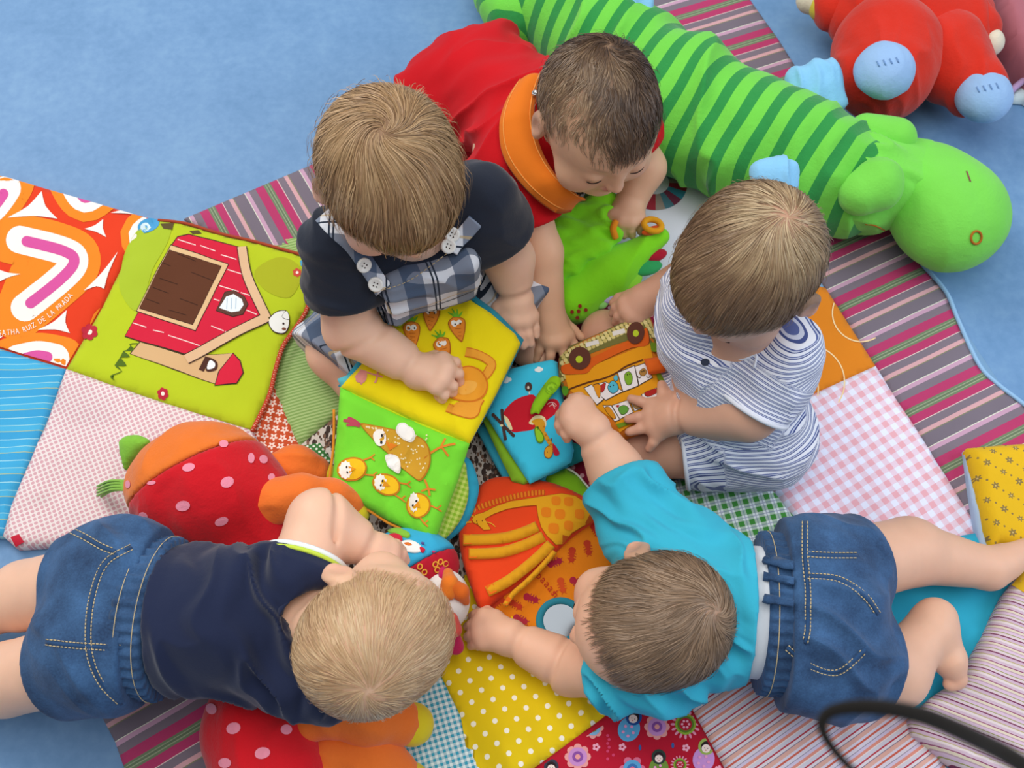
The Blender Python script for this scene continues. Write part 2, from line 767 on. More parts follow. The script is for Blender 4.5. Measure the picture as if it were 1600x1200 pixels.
def clip(poly, conv):
    """clip a polygon to a convex polygon (2-d)"""
    conv = np.asarray(conv, float)
    ar = np.sum(conv[:, 0] * np.roll(conv[:, 1], -1) - np.roll(conv[:, 0], -1) * conv[:, 1])
    if ar < 0:
        conv = conv[::-1]
    out = [np.asarray(p, float) for p in poly]
    for i in range(len(conv)):
        a, b = conv[i], conv[(i + 1) % len(conv)]
        n = np.array([-(b - a)[1], (b - a)[0]])
        src, out = out, []
        for j in range(len(src)):
            p, q = src[j], src[(j + 1) % len(src)]
            dp, dq = (p - a) @ n, (q - a) @ n
            if dp >= 0:
                out.append(p)
            if (dp >= 0) != (dq >= 0):
                out.append(p + (q - p) * dp / (dp - dq))
        if len(out) < 3:
            return None
    return np.array(out)

class Slab:
    """a padded flat cloth piece lying on a plane: outline in picture positions, real thickness"""
    def __init__(s, px, z=None, plane=None, t=0.006, edge=0.012, amp=0.0, wl=0.05, wdir=None, bottom=0.004, seed=0.0, bend=None):
        if plane is None:
            s.o, s.e1, s.e2, s.n = np.array([0, 0, z]), np.array([1., 0, 0]), np.array([0, 1., 0]), np.array([0, 0, 1.])
        else:
            a, b, c = [P(*q) for q in plane]
            s.o = a
            s.n = nrm(np.cross(b - a, c - a))
            if s.n[2] < 0:
                s.n = -s.n
            s.e1 = nrm(b - a)
            s.e2 = np.cross(s.n, s.e1)
        s.t, s.edge, s.amp, s.wl, s.seed, s.bottom, s.wdir, s.bend = t, edge, amp, wl, seed, bottom, wdir, bend
        s.px = np.asarray(px, float)
        s.poly = s.map(s.px)

    def map(s, px):
        out = []
        for x, y in px:
            r = ray(x, y)
            q = CAM_P + r * (((s.o - CAM_P) @ s.n) / (r @ s.n)) - s.o
            out.append((q @ s.e1, q @ s.e2))
        return np.array(out)

    def dist(s, uv):
        d = np.full(len(uv), 9.0)
        for i in range(len(s.poly)):
            a, b = s.poly[i], s.poly[(i + 1) % len(s.poly)]
            ab = b - a
            t = np.clip((uv - a) @ ab / max(1e-12, ab @ ab), 0, 1)
            d = np.minimum(d, np.linalg.norm(uv - a - t[:, None] * ab, axis=1))
        return d

    def top(s, uv):
        x = np.clip(s.dist(uv) / s.edge, 0, 1)
        h = s.t * np.sqrt(np.maximum(0, 1 - (1 - x) ** 2))
        if s.amp:
            p3 = np.c_[uv, np.zeros(len(uv))]
            if s.wdir is not None:
                h = h + (folds(p3, (*s.wdir, 0), s.wl, s.amp, s.seed) + s.amp * 0.7) * (0.3 + 0.7 * x)
            else:
                h = h + s.amp * (vnoise(p3 / s.wl + s.seed + 3.3) + 0.4 * vnoise(p3 / (s.wl * 0.45) + s.seed)) * (0.3 + 0.7 * x)
        if s.bend is not None:
            h = h + s.bend(uv)
        return h

    def world(s, uv, h):
        return s.o + uv[:, :1] * s.e1 + uv[:, 1:2] * s.e2 + np.asarray(h)[:, None] * s.n

    def at(s, px, py, lift=0.0):
        uv = s.map([(px, py)])
        return s.world(uv, s.top(uv) + lift)[0]

    def build(s, name, m, parent, cell=0.010, udir=None, off=(0, 0), sdir=None):
        v2, f, e = dense(s.poly, cell)
        h = s.top(v2)
        top = s.world(v2, h)
        n = len(v2)
        bb = np.full(n, -s.bottom)
        if s.bend is not None:
            bb = bb + s.bend(v2)
        bi = sorted({i for ed in e for i in ed})
        m2 = {i: n + k for k, i in enumerate(bi)}
        bot = s.world(v2[bi], bb[bi])
        V = np.vstack([top, bot])
        Fc = list(f) + [(a, m2[a], m2[b], b) for a, b in e]
        if s.bend is None and s.bottom > 0.002:
            pb = sorted(m2)          # closed underside of the flat outline
            tri = tessellate_polygon([[Vector((x, y, 0)) for x, y in s.poly]])
            base = len(V)
            V = np.vstack([V, s.world(s.poly, np.full(len(s.poly), -s.bottom))])
            Fc += [(base + a, base + b, base + c) for a, b, c in tri]
        if udir is None:
            ux, uy = np.array([1., 0]), np.array([0, 1.])
        else:
            q = s.map(udir)
            ux = nrm(q[1] - q[0])
            uy = np.array([-ux[1], ux[0]])
        if sdir is not None:                                     # direction the stripes run
            q = s.map(sdir)
            uy = nrm(q[1] - q[0])
            ux = np.array([uy[1], -uy[0]])
        a2 = (V - s.o) @ s.e1
        b2 = (V - s.o) @ s.e2
        uv = np.c_[a2, b2]
        uvw = np.c_[uv @ ux + off[0], uv @ uy + off[1], np.zeros(len(V))]
        return mesh_obj(name, V, Fc, m, parent, uvw=uvw)

    def decal(s, name, shapes, parent, cell=0.010, clip_to=None, m=None, lift=0.0005, step=0.00022, label=None):
        VV, FF, CC, o = [], [], [], 0
        for i, (poly, c, *lay) in enumerate(shapes):
            if clip_to is not None:
                poly = clip(poly, clip_to)
                if poly is None:
                    continue
            v2, f, e = dense(s.map(poly), cell)
            if len(v2) == 0:
                continue
            h = s.top(v2) + lift + step * (lay[0] if lay else i)
            VV.append(s.world(v2, h))
            FF += [tuple(j + o for j in q) for q in f]
            CC.append(np.tile(lin(c), (len(v2), 1)))
            o += len(v2)
        ob = mesh_obj(name, np.vstack(VV), FF, m or print_mat(), parent, col=np.vstack(CC))
        if label:
            ob['label'] = label
        return ob

def letters(text, path_px, size, gap=1.12, fit=False, sx=1.0):
    """outline polygons (picture positions) of letters set along a path; size in px"""
    path = smooth(path_px, 12, False)
    seg = np.r_[0, np.cumsum(np.linalg.norm(np.diff(path, axis=0), axis=1))]
    out = []
    pos = 0.0
    if fit:
        gap = (seg[-1] - size * sx * 0.60 * sum(c != ' ' for c in text) - size * 0.45 * text.count(' ')) / (size * 0.12 * len(text))
    for ch in text:
        if ch == ' ':
            pos += size * 0.45
            continue
        cu = bpy.data.curves.new('glyph', 'FONT')
        cu.body = ch
        cu.resolution_u = 3
        ob = bpy.data.objects.new('glyph', cu)
        COL.objects.link(ob)
        bpy.context.view_layer.update()
        me = ob.evaluated_get(bpy.context.evaluated_depsgraph_get()).to_mesh()
        v = np.array([x.co[:2] for x in me.vertices])
        fs = [list(p.vertices) for p in me.polygons]
        wd = v[:, 0].max() - v[:, 0].min()
        v[:, 0] -= v[:, 0].min()
        v[:, 0] *= sx
        wd *= sx
        c = min(pos + wd * size * 0.5, seg[-1] - 1e-3)
        k = max(0, np.searchsorted(seg, c) - 1)
        t = nrm(path[k + 1] - path[k])
        a = path[k] + t * (c - seg[k])
        nn = np.array([t[1], -t[0]])
        q = a + (v[:, :1] * size - wd * size / 2) * t + v[:, 1:2] * size * nn
        for f in fs:
            out.append(q[f])
        bpy.data.objects.remove(ob)
        bpy.data.curves.remove(cu)
        pos += wd * size + size * 0.12 * gap
    return out

# ------------------------------------------------------------------ play mat
BORDER = [(.0120, '#b03a68'), (.0026, '#6d7d62'), (.0012, '#93a184'), (.0026, '#66765e'), (.0012, '#93a184'), (.0026, '#6d7d62'), (.0110, '#b03a68'), (.0008, '#d9c3c0'),
          (.0100, '#7a6f7c'), (.0055, '#cd9fa6'), (.0014, '#7d8063'), (.0165, '#746b78'), (.0009, '#d8dccb'), (.0055, '#bf98b2'), (.0105, '#7a6f7c')]
border_mat = fabric('striped_border_cloth', stripes(BORDER))
mat_z = 0.005
play_mat = thing('play_mat', (0.05, 0.0, 0.0), 'large patchwork play mat with striped border spread on the blue floor', 'play mat')

def patch(name, px, m, udir=None, amp=0.0022, wl=0.055, t=0.0018, z=mat_z, label=None, off=(0, 0), wdir=None, cell=0.011, seed=None, parent=None, sdir=None):
    s = Slab(px, z, None, t, 0.006, amp, wl, wdir, 0.004, seed if seed is not None else px[0][0] * 0.013)
    o = s.build(name, m, parent or play_mat, cell, udir, off, sdir)
    if label:
        o['label'] = label
    return s, o

brown_leaf = fabric('brown_leaf_cloth', leaves('#c9c0b8', [('#40332f', 0.46), ('#7a5c4c', 0.34), ('#54443c', .30)], 150))
patch('backing', [(300, 345), (870, 95), (1160, -10), (1450, 430), (1590, 640), (1590, 1240), (215, 1240), (165, 1112), (250, 900)], plain('#7fa9cf'), z=0.001, t=0.001, amp=0, cell=0.05)
patch('striped_border', [(287, 342), (500, 252), (690, 168), (870, 88), (930, 210), (520, 430), (430, 400), (350, 372)], border_mat, [(300, 340), (500, 252)], label='striped border strip above the barn panel', amp=.001)
patch('striped_border', [(870, 88), (1000, -60), (1150, -30), (1172, 0), (1215, 60), (1258, 128), (1300, 210), (1250, 330), (1100, 200), (980, 200)], border_mat, sdir=[(1080, 72), (1215, 30)], label='striped border strip behind the green plush', amp=.001)
patch('striped_border', [(1300, 210), (1380, 330), (1452, 425), (1478, 458), (1497, 500), (1530, 570), (1560, 600), (1602, 634), (1680, 700), (1680, 880), (1533, 832), (1368, 572), (1290, 450), (1240, 360)], border_mat, sdir=[(1300, 512), (1462, 436)], label='striped border strip right of the pink gingham', amp=.0015)
patch('striped_border', [(155, 1112), (150, 1000), (330, 930), (480, 1000), (600, 1260), (215, 1260), (180, 1160)], border_mat, [(230, 1120), (262, 1190)], label='striped border strip below the denim shorts', amp=.003)
patch('green_striped_patch', [(420, 380), (600, 330), (645, 610), (525, 650), (468, 697), (395, 560)], fabric('green_stripe_cloth', stripes([(.0022, '#7fa05a'), (.0022, '#a3bd7c')])), [(440, 500), (470, 625)])
patch('flowered_patch', [(360, 600), (425, 590), (468, 697), (440, 722), (390, 730)], fabric('orange_flower_cloth', flowers(.0165, '#c4512e', '#f0d8cf', '#c4512e')), [(400, 700), (460, 660)], label='rust patch with white flowers')
patch('dotted_patch', [(430, 725), (468, 697), (500, 692), (520, 722), (478, 745)], fabric('green_dot_cloth', dots(.008, .2, '#3f7a3f', '#e0e8d8')))
patch('leaf_print_patch', [(430, 400), (560, 330), (900, 190), (1100, 215), (1240, 360), (1200, 440), (1150, 662), (1000, 772), (1050, 880), (1020, 1000), (960, 940), (800, 850), (725, 900), (690, 1058), (600, 960), (480, 1000), (330, 930), (250, 850), (395, 730)], brown_leaf, z=.003, amp=.0008, cell=.02, label='white patch with brown leaves')
white_patch, _ = patch('white_patch', [(930, 260), (1090, 240), (1180, 340), (1090, 440), (1000, 460), (900, 330)], plain('#dfe3f2'))
magenta_dot = fabric('maroon_dot_cloth', dots(.022, .13, '#8c1838', '#e3a9b4'))
patch('dotted_patch', [(870, 470), (1000, 455), (1060, 560), (1105, 720), (1000, 772), (900, 760), (850, 600)], magenta_dot, label='maroon patch with pale dots')
orange_patch, _ = patch('orange_patch', [(1180, 420), (1290, 450), (1368, 572), (1235, 632), (1150, 662)], plain('#d9811f'))
patch('gingham_patch', [(1150, 662), (1235, 632), (1368, 572), (1450, 700), (1533, 832), (1440, 850), (1245, 812), (1185, 740)], fabric('pink_gingham_cloth', gingham(.0165, '#e2a9b6', '#e2e6fc')), [(1300, 760), (1420, 690)], amp=.004, wl=.06, label='pink gingham patch')
patch('gingham_patch', [(1000, 772), (1105, 720), (1185, 740), (1245, 812), (1220, 900), (1050, 880)], fabric('green_gingham_cloth', gingham(.0135, '#3f8a3a', '#dfe8ea', '#5a5f9a')), [(1060, 790), (1200, 760)], label='green gingham patch')
patch('turquoise_patch', [(1200, 830), (1245, 812), (1440, 850), (1533, 832), (1590, 900), (1510, 1060), (1420, 1127), (1370, 1010), (1250, 930)], plain('#2fabcc'), amp=.007, wl=.09, wdir=(0.4, 1))
RSTR = [(.0035, '#d8cfdc'), (.0008, '#8a7f94'), (.0030, '#cfc3dc'), (.0030, '#dc8f80'), (.0010, '#e6dad8'), (.0040, '#cfc9d6'), (.0016, '#b53a48'), (.0030, '#dcd2da'), (.0008, '#77708a'), (.0044, '#d9a89c'), (.0025, '#d5cede'), (.0022, '#c9604f')]
patch('striped_patch', [(1020, 1000), (1200, 960), (1370, 1010), (1422, 1125), (1530, 1270), (1170, 1270), (1066, 1080)], fabric('red_stripe_cloth', stripes(RSTR)), [(1180, 1080), (1216, 1130)], amp=.008, wl=.05, wdir=(1, 0.25), label='patch striped in red, salmon and lilac')
doll_patch, _ = patch('doll_print_patch', [(1066, 1080), (1170, 1270), (740, 1270), (835, 1200), (920, 1138), (1000, 1078)], plain('#b5152f'), label='crimson patch with nesting dolls and flowers', amp=.001)
patch('dotted_patch', [(835, 1200), (920, 1138), (1000, 1078), (960, 940), (800, 850), (725, 900), (690, 1058), (720, 1120), (790, 1270), (745, 1270)], fabric('yellow_dot_cloth', dots(.0245, .125, '#e3c414', '#f6f1df')), [(760, 1100), (860, 1090)], amp=.009, wl=.042, wdir=(1, 0.35), label='yellow patch with white dots', cell=.007)
patch('gingham_patch', [(690, 1058), (720, 1120), (795, 1270), (600, 1270), (480, 1000), (600, 960)], fabric('blue_gingham_cloth', gingham(.0066, '#3aa0bf', '#e4f0f2')), [(640, 1100), (720, 1075)], label='turquoise gingham patch')

w_ = np.array([P(x, y, .008) for x, y in smooth([(1440, 412), (1478, 456), (1497, 500), (1530, 570), (1560, 601), (1604, 635), (1680, 700)], 6, False)])
v_, f_ = tube_mesh(w_, .0030, 6)
mesh_obj('edge_binding', v_, f_, plain('#8fb8de'), play_mat)

# ring appliqué on the white patch
def ring(cx, cy, r0, r1, a0, a1, n=16, sx=1.0, sy=1.0):
    t = np.radians(np.linspace(a0, a1, n))
    o = np.stack([cx + r1 * sx * np.cos(t), cy + r1 * sy * np.sin(t)], 1)
    i = np.stack([cx + r0 * sx * np.cos(t), cy + r0 * sy * np.sin(t)], 1)
    return np.vstack([o, i[::-1]])
sh = []
cs = ['#a02c3c', '#3d8fb0', '#7a3550', '#4f7f92', '#9a8f86']
for k in range(20):
    sh.append((ring(1024, 288, 21, 50, k * 18, k * 18 + 18, 4, 1.0, 0.85), cs[k % 5], 0))
for x, y in ((1068, 392), (1080, 400), (1092, 408)):
    sh.append((ellipse(x, y, 9, 15, 40), ['#3b6b70', '#b03a4c', '#3f8f55'][int(x) % 3], 0))
white_patch.decal('ring_applique', sh[:20], play_mat, label='ring of striped maroon and blue cloth')
white_patch.decal('leaf_applique', sh[20:], play_mat)

# line drawing on the orange patch
sh = [(ring(1262, 598, 56, 58, -125, 40, 22), '#f0d3a0', 0), (ring(1345, 490, 44, 46, 60, 200, 18), '#f0d3a0', 0), (ring(1215, 610, 62, 64, -60, 60, 18), '#f0d3a0', 0),
      (np.array([(1262, 536), (1277, 556), (1262, 560)]), '#b03a68', 1), (ellipse(1240, 620, 22, 17), '#8fae4a', 1), (ellipse(1236, 612, 5, 4), '#63b0b0', 2), (ellipse(1250, 626, 5, 4), '#63b0b0', 2)]
orange_patch.decal('circle_print', sh, play_mat, label='fine pale circles printed on orange')

# nesting-doll print
def q4(x, y):           # crop (820,1040) scale .275
    return 820 + x * .275, 1040 + y * .275
def E4(x, y, rx, ry, a=0, n=20):
    return ellipse(*q4(x, y), rx * .275, ry * .275, a, n)
def blossom(x, y, r, c1, c2, c3, k=8):
    o = []
    for i in range(k):
        a = i * 2 * math.pi / k
        o.append((E4(x + math.cos(a) * r * .7, y + math.sin(a) * r * .7, r * .32, r * .32, 0, 10), c1, 0))
    o += [(E4(x, y, r * .72, r * .72), c2, 1), (E4(x, y, r * .42, r * .42), c3, 2), (E4(x, y, r * .2, r * .2), c1, 3)]
    return o
def wheel(x, y, r):
    o = []
    for i in range(16):
        a = i * math.pi / 8
        o.append((E4(x + math.cos(a) * r * .85, y + math.sin(a) * r * .85, r * .2, r * .09, math.degrees(a), 8), '#e58fae', 0))
    o += [(E4(x, y, r * .72, r * .72), '#8fae3a', 1), (E4(x, y, r * .58, r * .58), '#5d7d2a', 2), (E4(x, y, r * .44, r * .44), '#b5152f', 3)]
    for i in range(6):
        a = i * math.pi / 3
        o.append((E4(x + math.cos(a) * r * .24, y + math.sin(a) * r * .24, r * .09, r * .09, 0, 8), '#f0a8c0', 4))
    return o
def nest_doll(x, y, a, body, hood, s=1.0):
    c, d = math.cos(math.radians(a)), math.sin(math.radians(a))
    def off(u, w):
        return x + (u * c - w * d) * s, y + (u * d + w * c) * s
    o = [(E4(*off(0, 25), 62 * s, 72 * s, a), body, 0), (E4(*off(0, -50), 46 * s, 48 * s, a), hood, 1), (E4(*off(0, -48), 31 * s, 33 * s, a), '#2a1c22', 2),
         (E4(*off(0, -38), 25 * s, 24 * s, a), '#f2dcd6', 3), (E4(*off(-9, -40), 3 * s, 3 * s, 0, 6), '#2a1c22', 4), (E4(*off(9, -40), 3 * s, 3 * s, 0, 6), '#2a1c22', 4), (E4(*off(0, -28), 5 * s, 3 * s, 0, 6), '#c22a3a', 4)]
    for i in range(5):
        b = i * 1.257
        o.append((E4(*off(math.cos(b) * 30, 35 + math.sin(b) * 30), 9 * s, 9 * s, 0, 8), '#e59ac8', 3))
    return o
sh = []
sh += wheel(735, 160, 80) + wheel(912, 335, 82) + wheel(880, 565, 52)
sh += blossom(750, 350, 72, '#e59a9a', '#c58ac8', '#8a4fa0') + blossom(300, 520, 74, '#e59a9a', '#c58ac8', '#8a4fa0') + blossom(385, 355, 62, '#e59a9a', '#7fb0d8', '#5d8d4a') + blossom(610, 590, 74, '#d86a8a', '#5aa0d0', '#3a70b0', 6)
sh += nest_doll(600, 340, 22, '#5aa8d8', '#1f4f9a') + nest_doll(1020, 510, 12, '#c58fd0', '#9ab05a') + nest_doll(760, 565, 0, '#6f8f3a', '#2f3f3a', .9) + nest_doll(150, 620, 0, '#7f9a4a', '#3a3a4a', .9) + nest_doll(895, 165, -30, '#c58fd0', '#c58fd0', .6)
for (x, y) in ((405, 465), (553, 465), (915, 468), (1100, 590)):
    for i in range(5):
        a = i * 1.257
        sh.append((E4(x + 14 * math.cos(a), y + 14 * math.sin(a), 9, 9, 0, 8), '#f0a8c0', 0))
for (x, y) in ((653, 468), (840, 455), (832, 228)):
    sh.append((E4(x, y, 8, 16), '#3a5a9a', 0))
for i in range(7):
    sh.append((E4(470 + 8 * (i % 2) * (1 if i < 4 else 4), 400 + i * 22, 9, 9, 0, 8), '#d0406a', 0))
doll_patch.decal('doll_print', sh, play_mat, clip_to=[(1062, 1082), (1150, 1240), (780, 1240), (838, 1202), (920, 1142), (1000, 1082)], label='nesting dolls, wheels and blossoms in pink, blue and green')

# ------------------------------------------------------------------ folded cloth at the right
yel_cloth = thing('folded_cloth', P(1560, 780, 0), 'mustard cloth with tiny brown flowers and pale blue lining at the right edge', 'cloth')
ys = Slab([(1509, 702), (1560, 697), (1690, 690), (1690, 905), (1600, 870), (1562, 852), (1548, 868), (1538, 835), (1524, 770)], 0.022, None, .006, .012, .008, .06, (1, 0.6), .012, 2.0)
ys.build('flowered_side', fabric('mustard_flower_cloth', scatter_spots(.030, '#dcb01c', '#8a7440', '#c8b070')), yel_cloth, .008, [(1540, 760), (1600, 750)])
Slab([(1506, 704), (1514, 703), (1528, 770), (1541, 835), (1552, 868), (1566, 852), (1570, 905), (1556, 918), (1544, 905), (1530, 850), (1516, 775)], 0.015, None, .008, .012, .003, .03, None, .012, 4.0).build('lining', plain('#a9c0dc'), yel_cloth, .008)
str_cloth = thing('striped_cloth', P(1540, 1080, 0), 'lilac and cream striped cloth rumpled in the lower right corner', 'cloth')
PSTR = [(.0030, '#cbb3c4'), (.0010, '#8a3a68'), (.0026, '#d9cdb8'), (.0012, '#b89aa8'), (.0030, '#d3b9d0'), (.0010, '#9a9a5a'), (.0028, '#d6c6cc'), (.0014, '#7a3458'), (.0030, '#c9aec2'), (.0012, '#b5a87a'), (.0026, '#ddd0d2')]
ss = Slab([(1690, 830), (1604, 884), (1568, 930), (1535, 995), (1500, 1060), (1455, 1090), (1420, 1125), (1424, 1148), (1470, 1185), (1540, 1230), (1690, 1290)], 0.020, None, .008, .014, .009, .05, (0.5, 1), .012, 7.0)
ss.build('striped_side', fabric('lilac_stripe_cloth', stripes(PSTR)), str_cloth, .007, [(1530, 1060), (1515, 1130)])
ss.decal('yellow_corner', [(np.array([(1605, 886), (1578, 916), (1592, 930), (1690, 960), (1690, 835)]), '#d9b01e')], str_cloth, lift=.0012)

# ------------------------------------------------------------------ panel with the barn
panel = thing('patchwork_panel', P(200, 560, 0), 'four-patch cloth panel with red barn print at the left edge', 'cloth panel')
pz = 0.014
def c1(x, y):
    return .35 * x, 230 + .35 * y
def C(pts):
    return np.array([c1(*p) for p in pts])
def pslab(px, **k):
    return Slab(px, pz, None, .003, .006, k.pop('amp', .003), .05, None, .012, px[0][0] * .01 + 1)
s_or = pslab([(-60, 262), (10, 277), (130, 312), (247, 345), (212, 375), (160, 480), (104, 577), (0, 545), (-60, 527)], amp=.002)
s_or.build('orange_patch', plain('#dc3d1e'), panel, .012)
shapes = []
WH, PK, OR = '#f0e9e4', '#d0529a', '#ea8420'
def vee(pts, ws):
    for w, c, l in zip(ws, (OR, WH, PK), (0, 1, 2)):
        p = np.asarray(pts, float)
        d0, d1 = nrm(p[0] - p[1]), nrm(p[-1] - p[-2])
        e = (w - ws[2]) * 0.42
        core = [p[0] + d0 * e] + list(p[1:-1]) + [p[-1] + d1 * e]
        b = band(core, w, 8)
        shapes.append((C(b), c, l))
        for q in (core[0], core[-1]):
            shapes.append((C(ellipse(q[0], q[1], w / 2, w / 2)), c, l))
vee([(125, 428), (290, 470), (335, 515), (280, 590), (140, 700)], (235, 125, 48))
vee([(-60, 300), (-20, 270), (20, 215)], (200, 120, 45))
vee([(350, 185), (385, 235), (440, 190)], (210, 130, 45))
vee([(700, 470), (640, 400), (720, 350)], (200, 125, 45))
vee([(120, 945), (170, 935), (215, 942)], (205, 130, 48))
vee([(520, 760), (470, 800), (500, 860)], (130, 5, 2))
for t in ([(38, 320), (190, 203), (262, 328)], [(380, 370), (465, 328), (478, 408)], [(0, 555), (98, 575), (-10, 615)], [(530, 475), (380, 648), (470, 640)], [(172, 820), (303, 735), (316, 835)], [(498, 300), (580, 262), (640, 310)], [(-10, 850), (20, 850), (-10, 880)]):
    t = np.array(t, float)
    cc = t.mean(0)
    o = []
    for i in range(3):
        a, b = t[i], t[(i + 1) % 3]
        o.append(a)
        for f in (.25, .5, .75):
            mid = a + (b - a) * f
            o.append(mid + (cc - mid) * (.28 if f == .5 else .2))
    shapes.append((C(o), WH, 3))
cvx = [(-50, 266), (10, 278), (230, 342), (161, 477), (104, 574), (0, 543), (-50, 527)]
s_or.decal('heart_print', shapes, panel, clip_to=cvx, label='nested pink, white and orange chevrons with white stars')
s_or.decal('lettering', [(g, '#f3ece6', 0) for g in letters('AGATHA RUIZ DE LA PRADA', [c1(-24, 852), c1(100, 836), c1(200, 785), c1(290, 718), c1(362, 640)], 12.0, 1.0, True, .72)], panel, lift=.0018, label='white hand lettering')
s_bl = pslab([(-60, 527), (0, 545), (104, 577), (76, 650), (40, 735), (18, 790), (5, 838), (-60, 838)])
s_bl.build('blue_striped_patch', fabric('blue_stripe_cloth', stripes([(.009, '#3fa3d4'), (.0012, '#8fc9d8'), (.007, '#48abd8'), (.0010, '#a8b890'), (.010, '#3a9bcf'), (.0012, '#9ad0e0')])), panel, .012, [(20, 600), (10, 660)])
s_pk = pslab([(104, 577), (260, 631), (394, 672), (410, 700), (330, 830), (240, 858), (120, 850), (25, 856), (5, 838), (18, 790), (40, 735), (76, 650)], amp=.006)
s_pk.build('pink_dotted_patch', fabric('pink_dot_cloth', dots(.0084, .27, '#e2d8d8', '#cfa2ac')), panel, .010, [(150, 700), (200, 715)])
s_pk.decal('small_label', [(np.array([(20, 842), (34, 838), (42, 850), (26, 856)]), '#c0223a')], panel, lift=.0015)
s_ba = Slab([(247, 345), (290, 350), (340, 366), (400, 380), (482, 402), (486, 440), (479, 482), (442, 540), (426, 600), (394, 672), (260, 631), (104, 577), (160, 480), (212, 375)], pz, None, .006, .022, .003, .06, None, .012, 5.0)
s_ba.build('barn_patch', plain('#b4c522'), panel, .010)
BK = '#3a2420'
sh = [(C(smooth([(560, 480), (640, 360), (760, 340), (760, 420), (690, 560), (620, 740), (540, 640)], 5)), '#a6bd2c', 0), (C(smooth([(1140, 560), (1260, 500), (1350, 560), (1300, 680), (1190, 650)], 5)), '#a8ae20', 0)]
def outl(p, c, l, w=5):
    p = np.asarray(p, float)
    r = []
    cc = p.mean(0)
    q = cc + (p - cc) * (1 + w / np.maximum(np.linalg.norm(p - cc, axis=1, keepdims=True), 1))
    return [(C(q), BK, l), (C(p), c, l + 1)]
sh += outl([(632, 880), (830, 945), (1045, 930), (1030, 990), (968, 1066), (790, 1005), (590, 932)], '#d2ab7c', 1)
sh += outl([(1045, 932), (1075, 965), (1088, 1015), (1060, 1060), (966, 1072), (985, 1010)], '#d1203c', 3)
sh += outl([(566, 853), (640, 720), (715, 565), (775, 450), (800, 415), (850, 403), (960, 430), (1075, 462), (1130, 600), (1195, 775), (1020, 865), (860, 945)], '#cf1f3c', 3)
for (x0, y0, x1, y1) in ((800, 425, 880, 450), (900, 452, 970, 475), (990, 490, 1060, 512), (1020, 555, 1100, 580), (985, 630, 1070, 655), (1080, 660, 1140, 680), (600, 795, 660, 815), (690, 828, 740, 842), (760, 855, 900, 900), (950, 812, 1005, 832), (1010, 835, 1045, 845), (1105, 740, 1150, 758), (960, 690, 985, 697)):
    sh.append((C(band([(x0, y0), (x1, y1)], 4)), '#f0d8d4', 5))
sh += outl([(770, 452), (1022, 533), (880, 832), (618, 742)], '#dcb88a', 6)
sh += outl([(763, 474), (992, 542), (868, 806), (630, 731)], '#5d3420', 8, 3)
for (x0, y0, x1, y1) in ((800, 490, 880, 522), (730, 530, 770, 545), (720, 600, 800, 625), (860, 570, 960, 610), (690, 640, 760, 665), (810, 690, 890, 720), (660, 690, 720, 712), (760, 740, 840, 765)):
    sh.append((C(band([(x0, y0), (x1, y1)], 3)), '#351c12', 10))
for pth in ([(1085, 458), (1110, 590), (1195, 775)], [(1200, 768), (1020, 860), (840, 962)]):
    for w, c, l in ((46, BK, 9), (38, '#dcb690', 10)):
        sh.append((C(band(pth, w)), c, l))
sh += outl([(1010, 660), (1050, 652), (1095, 680), (1112, 715), (1090, 758), (1045, 768), (972, 742)], '#5d3a30', 7, 3)
sh += [(C([(1015, 680), (1048, 668), (1085, 692), (1094, 718), (1075, 745), (1040, 750), (985, 730)]), '#e4ecf0', 9)]
for x in (1020, 1040, 1060):
    sh.append((C(band([(x, 685), (x - 2, 735)], 3)), '#9ab8d0', 10))
sh += [(C([(922, 945), (945, 950), (915, 1012), (893, 1003)]), '#4a2a22', 6), (C(smooth([(940, 952), (975, 970), (970, 1005), (925, 1008)], 4)), '#4a2a22', 6), (C(smooth([(942, 962), (965, 975), (960, 996), (930, 1000)], 4)), '#e8eef0', 7)]
sh += outl(smooth([(1205, 785), (1240, 750), (1285, 748), (1293, 800), (1270, 838), (1225, 830)], 4), '#e6e6e2', 9, 4)
sh += outl(smooth([(1265, 770), (1285, 745), (1295, 780)], 4), '#e6e6e2', 11, 2)
sh += [(C(ellipse(1270, 800, 5, 5, 0, 8)), BK, 13), (C(ellipse(1272, 822, 10, 6, 0, 8)), '#7a4a3a', 13)]
for (x, y, r, c) in ((405, 832, 38, '#b8263a'), (733, 1110, 26, '#b8263a'), (1330, 570, 20, '#c84a3a'), (1368, 572, 16, '#b02a50'), (1362, 525, 20, '#4aa0c8')):
    for i in range(6):
        a = i * math.pi / 3 + .4
        sh.append((C(ellipse(x + math.cos(a) * r * .6, y + math.sin(a) * r * .6, r * .42, r * .42, 0, 10)), c, 2))
    sh.append((C(ellipse(x, y, r * .33, r * .33, 0, 10)), '#f0e6d8', 3))
g = [(630, 885), (585, 890), (605, 915), (560, 920), (585, 945), (545, 950), (570, 985), (520, 985), (550, 1010), (500, 1030), (515, 1045)]
sh.append((C(band(g, 4, 3)), '#4f6a1c', 2))
sh += [(C(ellipse(668, 358, 50, 30, -20)), '#4a9cd0', 3), (C(ellipse(655, 365, 24, 18, -20)), '#d4e8f0', 4), (C([(720, 350), (780, 345), (775, 380), (735, 375)]), '#5a4a2a', 3), (C([(850, 385), (890, 378), (905, 395), (865, 398)]), '#5a4a2a', 3)]
s_ba.decal('barn_print', sh, panel, label='red barn with brown door and beige tower, white bird on the gable', lift=.0006, step=.00016)
